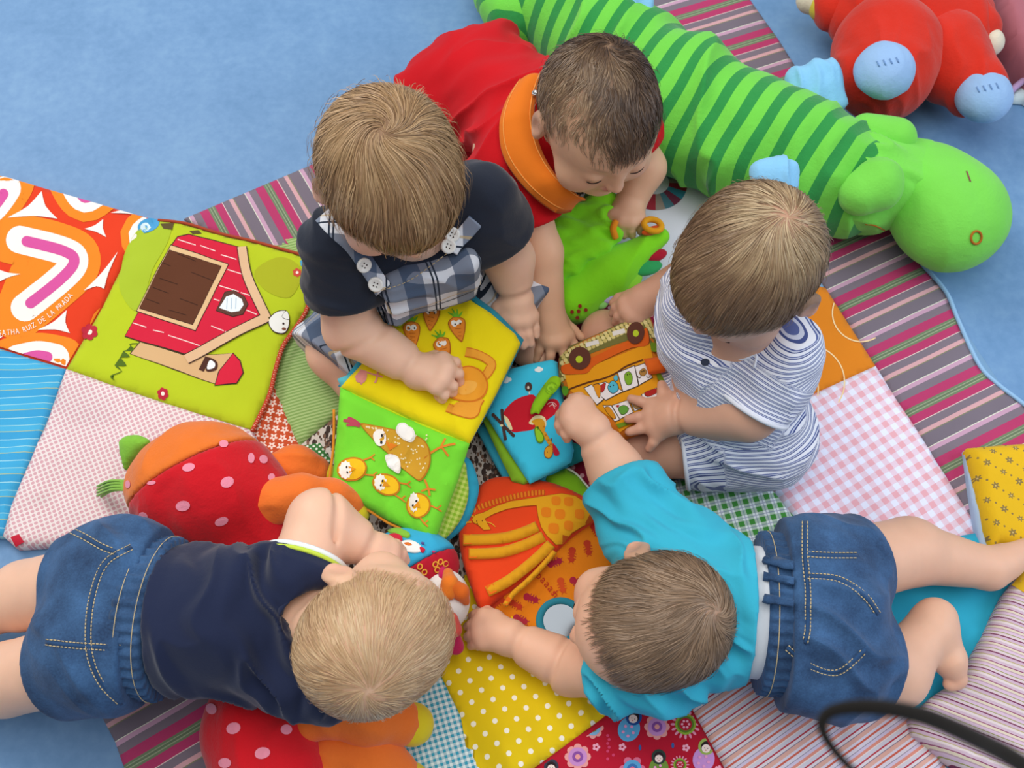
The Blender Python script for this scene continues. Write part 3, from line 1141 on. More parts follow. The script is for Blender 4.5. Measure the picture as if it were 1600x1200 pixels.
# spotted piping along the barn patch
pp = smooth([(484, 404), (487, 440), (480, 482), (460, 515), (442, 542), (430, 580), (420, 620), (394, 674)], 6, False)
w3 = np.array([P(x, y, .020) for x, y in pp])
v, f = tube_mesh(w3, .0032, 8)
cl = np.cumsum(np.r_[0, np.linalg.norm(np.diff(w3, axis=0), axis=1)])
uvw = np.c_[np.repeat(cl, 8), np.tile(np.arange(8) * .0025, len(w3)), np.zeros(len(v))]
mesh_obj('piping', v, f, fabric('rust_dot_cloth', dots(.0062, .13, '#b83a1c', '#f0d8c8')), panel, uvw=uvw)['label'] = 'rust piping with white dots'
pp = smooth([(247, 344), (290, 349), (340, 364), (400, 378), (482, 401)], 5, False)
v, f = tube_mesh(np.array([P(x, y, .017) for x, y in pp]), .0022, 6)
mesh_obj('edge_cord', v, f, plain('#a6452a'), panel)
# ------------------------------------------------------------------ plush toys
def blob(F, name, m, parent, h=.004, uvw=None, rl=2, label=None):
    v, f = solid(F, h, rl)
    o = mesh_obj(name, v, f, m, parent, uvw=(uvw(v) if uvw else v))
    if label:
        o['label'] = label
    return o

def dots_on(F, spots, name, c, parent, lift=.0008, stuff=True):
    V, Fc, o = [], [], 0
    for (x, y, rx, ry, a) in spots:
        rim = ellipse(x, y, rx, ry, a, 14)
        mid = ellipse(x, y, rx * .55, ry * .55, a, 14)
        q = np.vstack([[(x, y)], mid, rim])
        w = F.hit(q[:, 0], q[:, 1], lift)
        g = np.linalg.norm(w - w[0], axis=1)
        if g.max() > .05:
            continue
        f = [(0, 1 + (i + 1) % 14, 1 + i) for i in range(14)] + [(1 + i, 1 + (i + 1) % 14, 15 + (i + 1) % 14, 15 + i) for i in range(14)]
        V.append(w)
        Fc += [tuple(k + o for k in q2) for q2 in f]
        o += len(w)
    ob = mesh_obj(name, np.vstack(V), Fc, plain(c, 'plush'), parent)
    if stuff:
        ob['kind'] = 'stuff'
    return ob

# ---- long green striped dinosaur
def dinosaur():
    t = thing('plush_dinosaur', P(1150, 230, 0), 'long green striped plush dinosaur with blue spikes lying across the mat corner', 'plush toy')
    sp = [(852, 2, .070, .070), (950, 80, .082, .082), (1060, 160, .090, .090), (1170, 222, .090, .088), (1265, 262, .086, .080), (1330, 288, .080, .068)]
    pts = [P(x, y, z) for x, y, z, r in sp]
    F = Field()
    for i in range(len(sp) - 1):
        F.cap(pts[i], pts[i + 1], sp[i][3], sp[i + 1][3], .03)
    F.disp = lambda p: folds(p, (.75, -.5, .3), .045, .0075, 31.0, .7)
    flat = lambda F: F.cut((0, 0, .012), (0, 0, -1))
    flat(F)
    blob(F, 'body', plush('green_stripe_plush', stripes([(.0175, '#6cc846'), (.0145, '#2b8a42')])), t, .004, lambda v: np.c_[(v - pts[0]) @ nrm(pts[-1] - pts[0]) - .10 * np.abs((v - pts[0]) @ np.cross(nrm(pts[-1] - pts[0]), (0, 0, 1))) + .005 * vnoise(v * 14), v[:, 1], v[:, 2]])
    T = Field()
    T.cap(P(812, 28, .060), P(775, -30, .055), .050, .044, .02)
    T.disp = lambda p: folds(p, (.7, -.6, .3), .035, .005, 3.0)
    flat(T)
    blob(T, 'tail', plush('green_stripe_plush_b', stripes([(.0175, '#6cc846'), (.0145, '#2b8a42')])), t, .004, lambda v: np.c_[(v @ nrm((.35, .9, 0))), v[:, 1], v[:, 2]])
    lime = plain('#74cc4c', 'plush')
    N = Field()
    N.cap(P(1345, 285, .085), P(1425, 290, .075), .070, .060, .03)
    N.disp = lambda p: folds(p, (.35, 1, .2), .022, .0055, 8.0)
    flat(N)
    blob(N, 'neck', lime, t, .0035)
    H = Field()
    H.ell(P(1484, 332, .075), (.080, .084, .066), None, .01)
    H.ell(P(1440, 285, .075), (.055, .058, .055), None, .03)
    H.disp = lambda p: folds(p, (.9, .4, .2), .05, .003, 4.0)
    flat(H)
    hd = blob(H, 'head', lime, t, .0035)
    for (a, b, r0, r1) in (((1352, 206, .120), (1400, 216, .120), .024, .026), ((1345, 300, .130), (1372, 288, .135), .030, .034)):
        A = Field()
        A.cap(P(*a), P(*b), r0, r1, .01)
        A.disp = lambda p: folds(p, (.3, 1, .2), .03, .002, 5.0)
        blob(A, 'arm', lime, t, .003)
    # eye: a stitched ring
    rim = ellipse(1525, 371, 8, 10, 10, 24)
    w = H.hit(rim[:, 0], rim[:, 1], .0008)
    v, f = tube_mesh(w, .0016, 6, True)
    mesh_obj('eye_ring', v, f, plain('#a8641c'), hd)['label'] = 'stitched brown eye ring'
    pa = H.hit([1510, 1516], [268, 284], .0006)
    v, f = tube_mesh(pa, .0010, 5)
    mesh_obj('stitch', v, f, plain('#8a4a50'), hd)
    # mouth line and nose dot
    q = smooth([(1352, 350), (1368, 352), (1385, 362), (1400, 376)], 5, False)
    w = N.hit(q[:, 0], q[:, 1], .0008)
    v, f = tube_mesh(w, .0010, 5)
    mesh_obj('stitch', v, f, plain('#a8641c'), t)
    # soft spikes
    blue = plain('#83bfe6', 'plush')
    for i, (c, rr, ang) in enumerate((((1277, 142, .125), (.035, .015, .034), 15), ((1210, 280, .175), (.026, .012, .024), 5), ((985, 8, .150), (.030, .013, .026), 10), ((820, -16, .100), (.026, .012, .024), 20))):
        S = Field()
        a = math.radians(ang)
        e2 = nrm((.1, -.45, .85))
        e1 = nrm(np.array([math.cos(a), math.sin(a), 0]) - e2 * (e2 @ np.array([math.cos(a), math.sin(a), 0])))
        R = np.stack([e1, e2, np.cross(e1, e2)])
        S.box(P(*c), rr, R, .011, .01)
        S.ell(P(*c) - R[2] * rr[2] * .5, (rr[0] * .9, rr[1] * 1.3, rr[2] * .6), R, .02)
        S.cap(P(*c), P(*c) - np.array([0, .01, .05]), rr[0] * .5, rr[0] * .5, .02)
        S.disp = lambda p: folds(p, R[0], .018, .004, 6.0 + i)
        blob(S, 'spike', blue, t, .003)

dinosaur()

# ---- red doll
def red_doll():
    t = thing('plush_doll', P(1430, 100, 0), 'red velour plush doll with light blue feet lying in the upper right', 'plush toy')
    red = plain('#c92c1c', 'plush')
    B = Field()
    B.ell(P(1400, 20, .075), (.105, .075, .070), None, .03)
    B.ell(P(1470, 35, .070), (.080, .085, .062), None, .03)
    B.disp = lambda p: folds(p, (1, .3, .2), .04, .005, 7.0)
    B.cut((0, 0, .004), (0, 0, -1))
    blob(B, 'body', red, t, .004)
    for (a, b, r0, r1, foot, fr) in (((1385, 78, .085), (1382, 112, .090), .078, .070, (1382, 110, .150), .040), ((1478, 90, .070), (1520, 130, .070), .066, .048, (1538, 150, .085), .040)):
        L = Field()
        L.cap(P(*a), P(*b), r0, r1, .02)
        fc = P(*foot)
        L.disp = lambda p, fc=fc: folds(p, (1, .1, .1), .022, .0045, 3.0) * np.clip(1.6 - np.linalg.norm(p - fc, axis=1) / .07, 0, 1) + folds(p, (.8, .5, .2), .05, .003, 3.0)
        L.cut((0, 0, .004), (0, 0, -1))
        leg = blob(L, 'leg', red, t, .0035)
        Ft = Field()
        Ft.ell(fc, (fr, fr * 1.02, fr * .85), None, .01)
        Ft.disp = lambda p: folds(p, (1, .2, .2), .02, .0015, 5.0)
        ft = blob(Ft, 'foot', plain('#8fb2dc', 'plush'), t, .003)
        x, y = foot[0], foot[1]
        for k in range(4):
            w = Ft.hit([x - 12 + k * 10, x - 8 + k * 10], [y - 14 - k * 2, y - 6 - k * 2], .0005)
            v, f = tube_mesh(w, .0011, 5)
            mesh_obj('toe_stitch', v, f, plain('#6f93c4'), ft)
    for (a, b, cuff, hnd) in (((1370, 0, .085), (1308, 12, .075), (1288, 10, .072), (1266, 0, .070)), ((1490, 20, .085), (1522, 44, .085), (1531, 52, .086), (1546, 66, .085))):
        A = Field()
        A.cap(P(*a), P(*b), .050, .036, .02)
        A.disp = lambda p: folds(p, (.6, .6, .2), .03, .004, 2.0)
        blob(A, 'arm', red, t, .0035)
        C2 = Field()
        C2.cap(P(*b), P(*cuff), .024, .024, .01)
        blob(C2, 'cuff', plain('#c9b83a', 'plush'), t, .003)
        Hd = Field()
        Hd.cap(P(*cuff), P(*hnd), .017, .021, .01)
        blob(Hd, 'hand', plain('#d6cdb8', 'plush'), t, .003)
    for (x, y, c) in ((1405, -6, '#b3a4cf'), (1456, 2, '#b3a4cf'), (1440, -12, '#d9b23a')):
        C3 = Field()
        C3.ell(P(x, y, .120), (.030, .022, .016), None, .01)
        blob(C3, 'collar', plain(c, 'plush'), t, .003)
    Hh = Field()
    Hh.ell(P(1430, -80, .085), (.075, .070, .070), None, .01)
    Hh.ball(P(1430, -62, .155), .014, .006)
    blob(Hh, 'head', plain('#d6cdb8', 'plush'), t, .004)
red_doll()

# ---- pink foam block and pale cloth in the corner
ps = Slab([(1531, -80), (1700, -80), (1700, 190), (1640, 175), (1594, 140), (1566, 112), (1548, 78), (1538, 30)], .012, None, .060, .022, .002, .08, None, .010, 1.0)
pk = ps.build('foam_cushion', plain('#a86672'), None, .012)
tag(pk, 'dusty pink foam cushion at the upper right corner', 'cushion')
cl = thing('pale_cloth', P(1595, 150, 0), 'small white cloth with lilac edge beside the pink cushion', 'cloth')
cs_ = Slab([(1577, 142), (1592, 120), (1600, 112), (1690, 90), (1690, 200), (1600, 152), (1585, 152)], .078, None, .004, .008, .001, .03, None, .004, 1.0)
cs_ = Slab([(1574, 150), (1590, 136), (1606, 128), (1690, 180), (1690, 215), (1600, 158), (1583, 157)], .010, None, .006, .008, .001, .03, None, .008, 1.0)
cs_.build('cloth_face', plain('#c9dce4'), cl, .01)
v, f = tube_mesh([P(1574, 149, .02), P(1586, 136, .024), P(1604, 122, .028)], .005, 8)
mesh_obj('edge_binding', v, f, plain('#b79ac6'), cl)

# ---- red spotted plush under the fair-haired baby
def spotted_plush():
    t = thing('spotted_plush', P(350, 900, 0), 'big red plush with pink spots and orange crown, arms and feet under the fair-haired baby', 'plush toy')
    up = P(318, 765, .088)
    F = Field()
    F.ell(up, (.088, .078, .080), None, .03)
    F.cap(P(370, 800, .070), P(400, 860, .055), .070, .056, .03)
    F.cap(P(400, 860, .050), P(420, 1090, .045), .052, .050, .03)
    F.cap(P(400, 1140, .055), P(430, 1210, .060), .062, .062, .03)
    F.disp = lambda p: folds(p, (.9, .1, .2), .03, .0035, 17.0) * np.clip(np.abs((p - cpt) @ n) / .02, .1, 1)
    n = nrm(P(265, 665, .13) - P(300, 735, .13))
    n[2] = .15
    n = nrm(n)
    cpt = P(296, 722, .15)
    crown = Field(); crown.ops = list(F.ops); crown.disp = F.disp
    F.cut((0, 0, .010), (0, 0, -1)); crown.cut((0, 0, .010), (0, 0, -1))
    F.cut(cpt, n)
    crown.cut(cpt + n * .0005, -n)
    body = blob(F, 'body', plain('#c5121f', 'plush'), t, .0035)
    blob(crown, 'crown', plain('#e0742a', 'plush'), t, .0035)
    U = Field(); U.ops = F.ops; U.disp = F.disp
    c = .2625
    sp = [(797, 205, 27, 22, 0), (590, 345, 38, 24, -15), (370, 436, 26, 12, -10), (818, 433, 40, 32, -25), (557, 573, 43, 31, -10), (322, 632, 28, 22, 30), (785, 665, 42, 25, -20), (520, 765, 38, 18, 0), (960, 290, 20, 30, 0), (1033, 297, 26, 24, 40), (1080, 402, 20, 22, 30), (230, 445, 15, 24, 0)]
    sp = [(140 + x * c, 640 + y * c, rx * c, ry * c, a) for x, y, rx, ry, a in sp]
    sp += [(365, 1138, 11, 9, -20), (410, 1177, 12, 9, -15), (331, 1108, 8, 9, -40), (308, 1172, 5, 10, 0), (447, 1140, 9, 8, 0), (352, 1192, 10, 8, 0)]
    dots_on(U, sp, 'spot_print', '#e58ba0', body)
    org = plain('#e2702a', 'plush')
    for chain, tip in (([(425, 738, .060, .022), (462, 728, .055, .024), (494, 740, .045, .020)], (492, 742, .062)),
                       ([(398, 800, .100, .020), (430, 782, .105, .026), (470, 772, .100, .024), (515, 778, .080, .022), (540, 792, .065, .022)], (548, 800, .066)),
                       ([(485, 1128, .085, .022), (530, 1108, .090, .026), (575, 1120, .085, .028), (622, 1128, .065, .028)], (640, 1122, .06)),
                       ([(520, 1190, .055, .034), (580, 1195, .050, .038), (610, 1215, .040, .034)], (622, 1214, .045))):
        A = Field()
        for i in range(len(chain) - 1):
            a, b = chain[i], chain[i + 1]
            A.cap(P(*a[:3]), P(*b[:3]), a[3], b[3], .012)
        A.disp = lambda p: folds(p, (.3, 1, .2), .022, .0028, 6.0)
        d = nrm(P(*chain[-1][:3]) - P(*chain[-2][:3]))
        A.cut((0, 0, .012), (0, 0, -1))
        ar = blob(A, 'limb', org, t, .003)
        Y = Field()
        e = P(*chain[-1][:3])
        Y.ell(e + d * chain[-1][3] * .62, (chain[-1][3] * .86, chain[-1][3] * .86, chain[-1][3] * .80), None, .01)
        Y.cut((0, 0, .012), (0, 0, -1))
        blob(Y, 'tip', plain('#d6c024', 'plush'), ar, .003)
    lf = Slab(smooth([(186, 700), (192, 684), (212, 680), (232, 690), (222, 704), (205, 722), (196, 735)], 4), None, [(186, 700, .085), (232, 690, .105), (196, 735, .075)], .006, .008, .002, .03, None, .003, 1)
    lf.build('leaf', plain('#7db83a', 'plush'), t, .006)
    parts = []
    for i in range(11):
        a = P(200 + i * .5, 752 + i * 1.4, .075)
        b = P(152 + (i % 3) * 6, 760 + i * 1.6, .030)
        mid = (a + b) / 2 + np.array([0, 0, .010])
        parts.append(tube_mesh(smooth([a, mid, b], 4, False), .0016, 5))
    v, f = join(parts)
    fr = mesh_obj('fringe', v, f, plain('#86b84a', 'plush'), t)
    fr['kind'] = 'stuff'
    fr['label'] = 'light green yarn fringe'
spotted_plush()

# ---- hen toy
def hen_toy():
    t = thing('plush_hen', P(680, 910, 0), 'white-headed plush hen in blue print and red dotted band beside the yellow dotted patch', 'plush toy')
    k5 = lambda x, y: (560 + x * .2, 780 + y * .2)
    B = Field()
    B.ell(P(642, 880, .048), (.056, .044, .040), None, .01)
    ax = nrm(P(690, 930, .05) - P(640, 850, .05))
    cb = P(655, 892, .05)
    B2 = Field(); B2.ops = list(B.ops)
    B.disp = lambda p: folds(p, (1, .2, .1), .03, .002, 2.0)
    B.cut(cb, ax)
    B2.disp = B.disp
    B2.cut(cb, -ax)
    blob(B, 'body', plain('#36a6cf'), t, .003)
    blob(B2, 'neck_band', plain('#b3162c'), t, .003)
    U = Field(); U.ops = B.ops
    H = Field()
    H.ell(P(694, 938, .050), (.030, .036, .034), None, .01)
    hd = blob(H, 'head', plain('#e6e3e0', 'plush'), t, .003)
    col = lambda pts: np.array([k5(*p) for p in pts])
    sheets = [(smooth(col([(330, 340), (400, 320), (470, 350), (500, 400), (440, 420), (360, 400)]), 3), '#eceae6'), (smooth(col([(355, 345), (395, 340), (420, 360), (385, 365)]), 3), '#d9712a'),
              (smooth(col([(480, 375), (520, 390), (505, 420), (485, 405)]), 3), '#c2203a'), (smooth(col([(230, 290), (300, 270), (345, 310), (300, 380), (250, 350)]), 3), '#c2203a'), (smooth(col([(230, 250), (310, 230), (400, 270), (380, 300), (290, 270)]), 3), '#7fb83a'),
              (smooth(col([(575, 405), (600, 410), (590, 420)]), 3), '#c2407a'), (smooth(col([(490, 340), (515, 345), (505, 355)]), 3), '#5a5a9a')]
    for i, (p, c) in enumerate(sheets):
        hit_sheet(U, p, 'body_print', print_mat(), t, .0008 + .0002 * i, 4, c)
    for (x, y) in ((350, 595), (425, 598), (515, 570), (600, 510), (640, 490), (480, 528), (615, 552), (680, 505)):
        q = ellipse(*k5(x, y), 3.6, 4.2, 20, 12)
        w = U.hit(q[:, 0], q[:, 1], .0006)
        v, f = tube_mesh(w, .0009, 5, True)
        mesh_obj('ring_print', v, f, plain('#e6a43a'), t)
    for pts, r, c, nm in (([(700, 895, .078), (703, 912, .090), (700, 925, .086)], (.006, .0095, .010), '#dc7420', 'beak'), ([(706, 915, .090), (720, 925, .082), (728, 940, .070)], (.009, .0095, .005), '#d9661c', 'beak'),
                          ([(690, 888, .070), (693, 900, .076)], (.005, .006), '#c01a56', 'comb'), ([(706, 966, .078), (710, 984, .070)], (.007, .009), '#d0524a', 'wattle'), ([(708, 985, .066), (712, 1010, .040)], (.006, .010), '#c81a5c', 'wattle')):
        A = Field()
        A.chain([P(*q) for q in pts], list(r), .006)
        blob(A, nm, plain(c, 'plush'), t, .002)
    c = H.hit([696], [937])
    g = H.grad(c)[0]
    button(c[0] + g * .0006, g, .0036, plain('#22262c', 'plastic'), t, False)

# ---- crocodile puppet
def crocodile():
    t = thing('plush_crocodile', P(940, 410, 0), 'lime green plush crocodile with coloured fins in front of the red-shirted baby', 'plush toy')
    lime = plain('#7fd61e', 'plush')
    F = Field()
    F.cap(P(898, 470, .048), P(950, 428, .060), .034, .032, .02)
    F.cap(P(950, 428, .060), P(1030, 370, .080), .032, .015, .02)
    F.disp = lambda p: folds(p, (.7, -.5, .1), .035, .004, 3.0)
    blob(F, 'snout', lime, t, .003)
    Bk = Field()
    for (a, b, r0, r1) in (((888, 346, .084), (942, 322, .088), .026, .020), ((872, 372, .086), (950, 338, .094), .022, .014), ((868, 398, .080), (955, 354, .096), .021, .012), ((872, 424, .074), (960, 368, .092), .021, .011)):
        Bk.cap(P(*a), P(*b), r0, r1, .005)
    Bk.ell(P(908, 388, .040), (.042, .050, .030), None, .006)
    Bk.disp = lambda p: folds(p, (.35, 1, .2), .014, .0060, 11.0, .3)
    blob(Bk, 'back_flap', lime, t, .003)
    for (x, y, z, rx, ry, a, c) in ((1010, 418, .070, .022, .012, 15, '#2f9a58'), (985, 440, .066, .019, .012, 40, '#86c832'), (958, 460, .060, .019, .010, 35, '#b3a6d2'), (1025, 399, .074, .016, .009, 20, '#a8142c'), (942, 474, .055, .010, .007, 50, '#86c86a')):
        A = Field()
        an = math.radians(a)
        R = np.stack([(math.cos(an), math.sin(an), 0), (-math.sin(an), math.cos(an), 0), (0, 0, 1)])
        A.ell(P(x, y, z), (rx, ry, .007), R, .006)
        blob(A, 'fin', plain(c, 'plush'), t, .0025)
    M1 = Field()
    M1.ell(P(1020, 360, .100), (.017, .006, .006), np.stack([(.95, .3, 0), (-.3, .95, 0), (0, 0, 1)]), .006)
    blob(M1, 'mouth', plain('#d9581c', 'plush'), t, .0025)
    w = np.array([P(x, y, .105) for x, y in ellipse(1020, 352, 14, 9, 15, 18)])
    v, f = tube_mesh(w, .0042, 8, True)
    mesh_obj('ring', v, f, plain('#e0a01e'), t)
    w = np.array([P(x, y, z) for x, y, z in ((962, 372, .098), (958, 358, .108), (962, 346, .110))])
    v, f = tube_mesh(smooth(w, 4, False), .0045, 8)
    mesh_obj('ring_tab', v, f, plain('#e08a1e'), t)
    U = Field(); U.ops = F.ops
    dots_on(U, [(906, 478, 3, 3, 0), (894, 487, 3, 3, 0), (904, 486, 3, 3, 0), (915, 484, 3, 3, 0), (902, 496, 3, 3, 0)], 'dot_print', '#8a2a1c', t)
    D = Field()
    D.cap(P(935, 316, .050), P(945, 345, .052), .022, .020, .01)
    blob(D, 'tuft', plain('#3f7a2c', 'plush'), t, .003)
crocodile()
# ------------------------------------------------------------------ cloth books
def crop(ox, oy, s):
    return lambda pts: np.array([(ox + x * s, oy + y * s) for x, y in pts])

# ---- yellow and green counting book
def counting_book():
    t = thing('cloth_book', P(640, 660, 0), 'open quilted cloth book with yellow carrot page and green hen page', 'book')
    K = crop(500, 430, .35833)
    k = lambda x, y: (500 + x * .35833, 430 + y * .35833)
    A, B = (532, 605, .112), (733, 693, .112)
    yel = Slab([(532, 605), (564, 570), (615, 505), (655, 464), (672, 452), (690, 447), (714, 452), (765, 488), (805, 522), (813, 536), (775, 615), (733, 693), (640, 655)], None, [A, B, (712, 450, .148)], .009, .012, .0028, .018, (1, .4), .004, 3.0)
    grn = Slab([(532, 605), (640, 655), (733, 693), (715, 750), (690, 815), (677, 850), (640, 830), (606, 814), (560, 786), (517, 777), (524, 700)], None, [A, B, (600, 812, .062)], .009, .012, .0030, .016, (1, .2), .004, 6.0)
    py = yel.build('yellow_page', plain('#ecd810'), t, .006)
    pg = grn.build('green_page', plain('#76d634'), t, .006)
    # covers and pages below
    Slab([(540, 588), (612, 498), (652, 458), (690, 440), (720, 446), (775, 486), (818, 530), (775, 620), (733, 693), (640, 655), (528, 603)], None, [(532, 605, .100), (733, 693, .100), (712, 450, .137)], .006, .008, .001, .04, None, .004, 1).build('back_cover', plain('#2a8fa8'), t, .012)
    Slab(smooth([(600, 790), (660, 700), (720, 716), (730, 745), (731, 780), (715, 820), (680, 850), (630, 830)], 5), None, [(600, 790, .060), (720, 716, .085), (680, 850, .040)], .005, .008, .0015, .03, None, .003, 2).build('gingham_page', fabric('lime_check_cloth', gingham(.0062, '#8ab82c', '#c6d86a')), t, .008, [(640, 760), (720, 790)])
    Slab(smooth([(620, 800), (665, 705), (725, 712), (744, 740), (747, 775), (728, 820), (690, 850), (640, 850)], 5), None, [(600, 790, .048), (720, 716, .072), (680, 850, .028)], .005, .008, .0015, .03, None, .003, 5).build('blue_page', plain('#2f9fc0'), t, .010)
    tb = Slab([(601, 487), (612, 480), (622, 492), (636, 497), (624, 512), (610, 505)], None, [(601, 487, .150), (612, 480, .155), (624, 512, .146)], .003, .004, 0, .03, None, .002, 1)
    tb.build('page_tab', plain('#a8d818'), t, .006)
    loop = Slab([(527, 592), (548, 584), (552, 600), (534, 608)], None, [(527, 592, .108), (548, 584, .112), (534, 608, .104)], .004, .004, 0, .03, None, .002, 1)
    loop.build('ribbon_loop', plain('#58b4c4'), t, .006)
    # bindings
    for pts, c, s in (([(532, 605), (640, 655), (733, 693)], '#c9d81c', yel),):
        w = np.array([yel.at(x, y, -.002) for x, y in smooth(pts, 5, False)])
        v, f = tube_mesh(w, .0020, 6)
        mesh_obj('fold_seam', v, f, plain(c), t)
    w = np.array([grn.at(x, y, -.003) for x, y in smooth([(524, 640), (522, 700), (518, 776), (560, 788), (606, 816), (640, 832), (676, 851)], 5, False)])
    v, f = tube_mesh(w, .0018, 6)
    mesh_obj('edge_stitching', v, f, plain('#d98a2a'), pg)
    w = np.array([yel.at(x, y, -.001) for x, y in smooth([(600, 525), (640, 478), (672, 452), (690, 447), (714, 452), (765, 488)], 5, False)])
    v, f = tube_mesh(w, .0026, 6)
    mesh_obj('edge_binding', v, f, plain('#1f7f98'), py)
    # carrots
    for (x, y, a) in ((490, 198, 8), (607, 245, -12), (410, 268, -8), (545, 335, -20)):
        c, d = math.cos(math.radians(a)), math.sin(math.radians(a))
        L = lambda pts, x=x, y=y, c=c, d=d: K([(x + u * c - w * d, y + u * d + w * c) for u, w in pts])
        sh = []
        for (u, w, an) in ((-28, -78, -35), (-8, -90, -8), (14, -84, 18), (34, -70, 42)):
            bx, by = 0, -45
            sh.append((L(band([(bx, by), ((bx + u) / 2 + 4, (by + w) / 2), (u, w)], 15, 4, 3)), ['#6fb52c', '#9ad03a'][abs(u) % 2], 0))
        sh.append((L(smooth([(-36, -35), (0, -52), (36, -35), (32, 5), (14, 45), (4, 58), (-10, 42), (-30, 5)], 4)), '#b5641c', 1))
        sh.append((L(smooth([(-32, -33), (0, -48), (32, -33), (28, 4), (12, 41), (4, 52), (-8, 38), (-26, 4)], 4)), '#e0862a', 2))
        for w in (-2, 14, 30):
            sh.append((L(band([(-12 + w * .2, w), (14 - w * .2, w + 3)], 2.5)), '#b5641c', 3))
        for u in (-11, 11):
            sh.append((L(ellipse(u, -24, 12, 13)), '#f2efe6', 3))
            sh.append((L(ellipse(u + 3, -20, 3.5, 4.5)), '#2a2018', 4))
        yel.decal('carrot_applique', sh, py, .012, lift=.0012, step=.0004)
    # orange animal with bent limbs
    sh = []
    o1, o2 = '#d97a20', '#eda233'
    for pth, w in (([(640, 345), (700, 362), (752, 395), (742, 430), (722, 455)], 40), ([(560, 585), (610, 605), (672, 612), (690, 570), (705, 545)], 40)):
        sh.append((K(band(pth, w)), o1, 0))
        sh.append((K(band(pth, w - 9)), o2, 1))
    sh.append((K(smooth([(545, 520), (575, 450), (640, 405), (705, 425), (738, 480), (725, 535), (670, 562), (600, 555)], 5)), o1, 2))
    sh.append((K(smooth([(552, 520), (582, 456), (640, 412), (700, 430), (731, 482), (719, 530), (668, 555), (602, 548)], 5)), '#eda02c', 3))
    sh.append((K(smooth([(600, 500), (640, 470), (690, 480), (670, 520), (620, 530)], 4)), '#f0b04a', 4))
    sh.append((K(smooth([(525, 540), (550, 515), (562, 545), (540, 555)], 3)), '#e0621c', 4))
    yel.decal('animal_applique', sh, py, .010, lift=.0012, step=.0004, label='orange animal appliqué')
    # numerals
    pk = '#dc8f86'
    n4 = [([(160, 455), (185, 430), (210, 440), (200, 475), (170, 470), (175, 450), (195, 452)], 9), ([(180, 420), (215, 435), (240, 442)], 7), ([(240, 442), (268, 452), (282, 455)], 8), ([(262, 425), (258, 460), (250, 482)], 8), ([(212, 440), (200, 470), (188, 488)], 7)]
    yel.decal('numeral', [(K(band(p, w)), pk, 0) for p, w in n4], py, .012, lift=.0012, label='curly pink numeral 4')
    n3 = [([(100, 905), (80, 915), (75, 940), (92, 952), (108, 940), (100, 925)], 7), ([(130, 905), (118, 930), (128, 950), (150, 955), (158, 968)], 7), ([(140, 922), (158, 935), (160, 955)], 6)]
    grn.decal('numeral', [(K(band(p, w)), '#c99a2a', 0) for p, w in n3], pg, .012, lift=.0012, label='curly gold numeral 3')
    # hen
    sh = []
    for pth in ([(118, 635), (150, 640), (185, 655)], [(130, 655), (160, 652), (185, 656)], [(135, 622), (160, 635), (185, 655)]):
        sh.append((K(band(pth, 12, 4, 18)), '#b8455a', 0))
    for pth, w in (([(492, 778), (540, 750), (598, 735)], 10), ([(540, 750), (555, 712)], 9), ([(545, 752), (570, 790)], 9), ([(470, 890), (485, 930), (490, 960)], 9), ([(485, 930), (455, 940)], 8), ([(485, 930), (515, 935)], 8)):
        sh.append((K(band(pth, w)), '#d9832a', 1))
    body = [(188, 650), (245, 655), (330, 672), (420, 695), (470, 725), (495, 775), (490, 840), (455, 895), (420, 880), (370, 840), (300, 770), (240, 715)]
    sh.append((K(smooth(body, 4)), '#b8701c', 2))
    cc = np.mean(body, axis=0)
    sh.append((K(smooth([cc + (np.array(p) - cc) * .955 for p in body], 4)), '#c9982a', 3))
    for i in range(60):
        u, w = random.uniform(330, 480), random.uniform(690, 880)
        if (w - 690) < 1.4 * (u - 330) + 60 and (w < 870 - abs(u - 440) * .6):
            sh.append((K(ellipse(u, w, 4, 4, 0, 6)), '#e8dcae', 4))
    for i in range(16):
        u = random.uniform(215, 330)
        sh.append((K(ellipse(u, 662 + (u - 215) * random.uniform(.1, .55), 4, 4, 0, 6)), '#e8dcae', 4))
    sh += [(K(smooth([(245, 690), (270, 672), (300, 690), (298, 735), (270, 745), (248, 720)], 4)), '#efece4', 5), (K(ellipse(285, 700, 5, 7)), '#241c18', 6), (K(ellipse(283, 730, 5, 7)), '#241c18', 6), (K([(300, 725), (352, 742), (318, 765)]), '#d97a1c', 6)]
    for wing in ([(345, 680), (355, 650), (380, 645), (400, 660), (418, 670), (430, 700), (415, 728), (385, 722), (360, 705)], [(298, 790), (320, 780), (350, 790), (365, 820), (368, 850), (355, 865), (330, 850), (310, 830)]):
        sh.append((K(smooth(wing, 4)), '#e8e4dc', 7))
        cw = np.mean(wing, axis=0)
        sh.append((K(smooth([cw + (np.array(p) - cw) * .8 for p in wing], 4)), '#f4f2ee', 8))
    grn.decal('hen_applique', sh, pg, .010, lift=.0012, step=.0003, label='mustard dotted hen appliqué with white wings')
    for (x, y, rx, ry, a) in ((155, 845, 66, 52, -8), (303, 912, 62, 46, 22), (440, 1002, 54, 56, 40)):
        ca, sa = math.cos(math.radians(a)), math.sin(math.radians(a))
        L = lambda u, w: (x + u * ca - w * sa, y + u * sa + w * ca)
        sh = []
        for s2 in (-1, 1):
            e = L(rx * .75, s2 * ry * .6)
            e2 = L(rx * 1.32, s2 * ry * .75)
            sh.append((K(band([e, e2], 7)), '#d9832a', 0))
            for dd in (-14, 14):
                sh.append((K(band([e2, (e2[0] + 16, e2[1] + dd)], 6)), '#d9832a', 0))
        sh += [(K(ellipse(x, y, rx, ry, a, 28)), '#c47a1c', 1), (K(ellipse(x, y, rx - 7, ry - 7, a, 28)), '#ecbc1c', 2)]
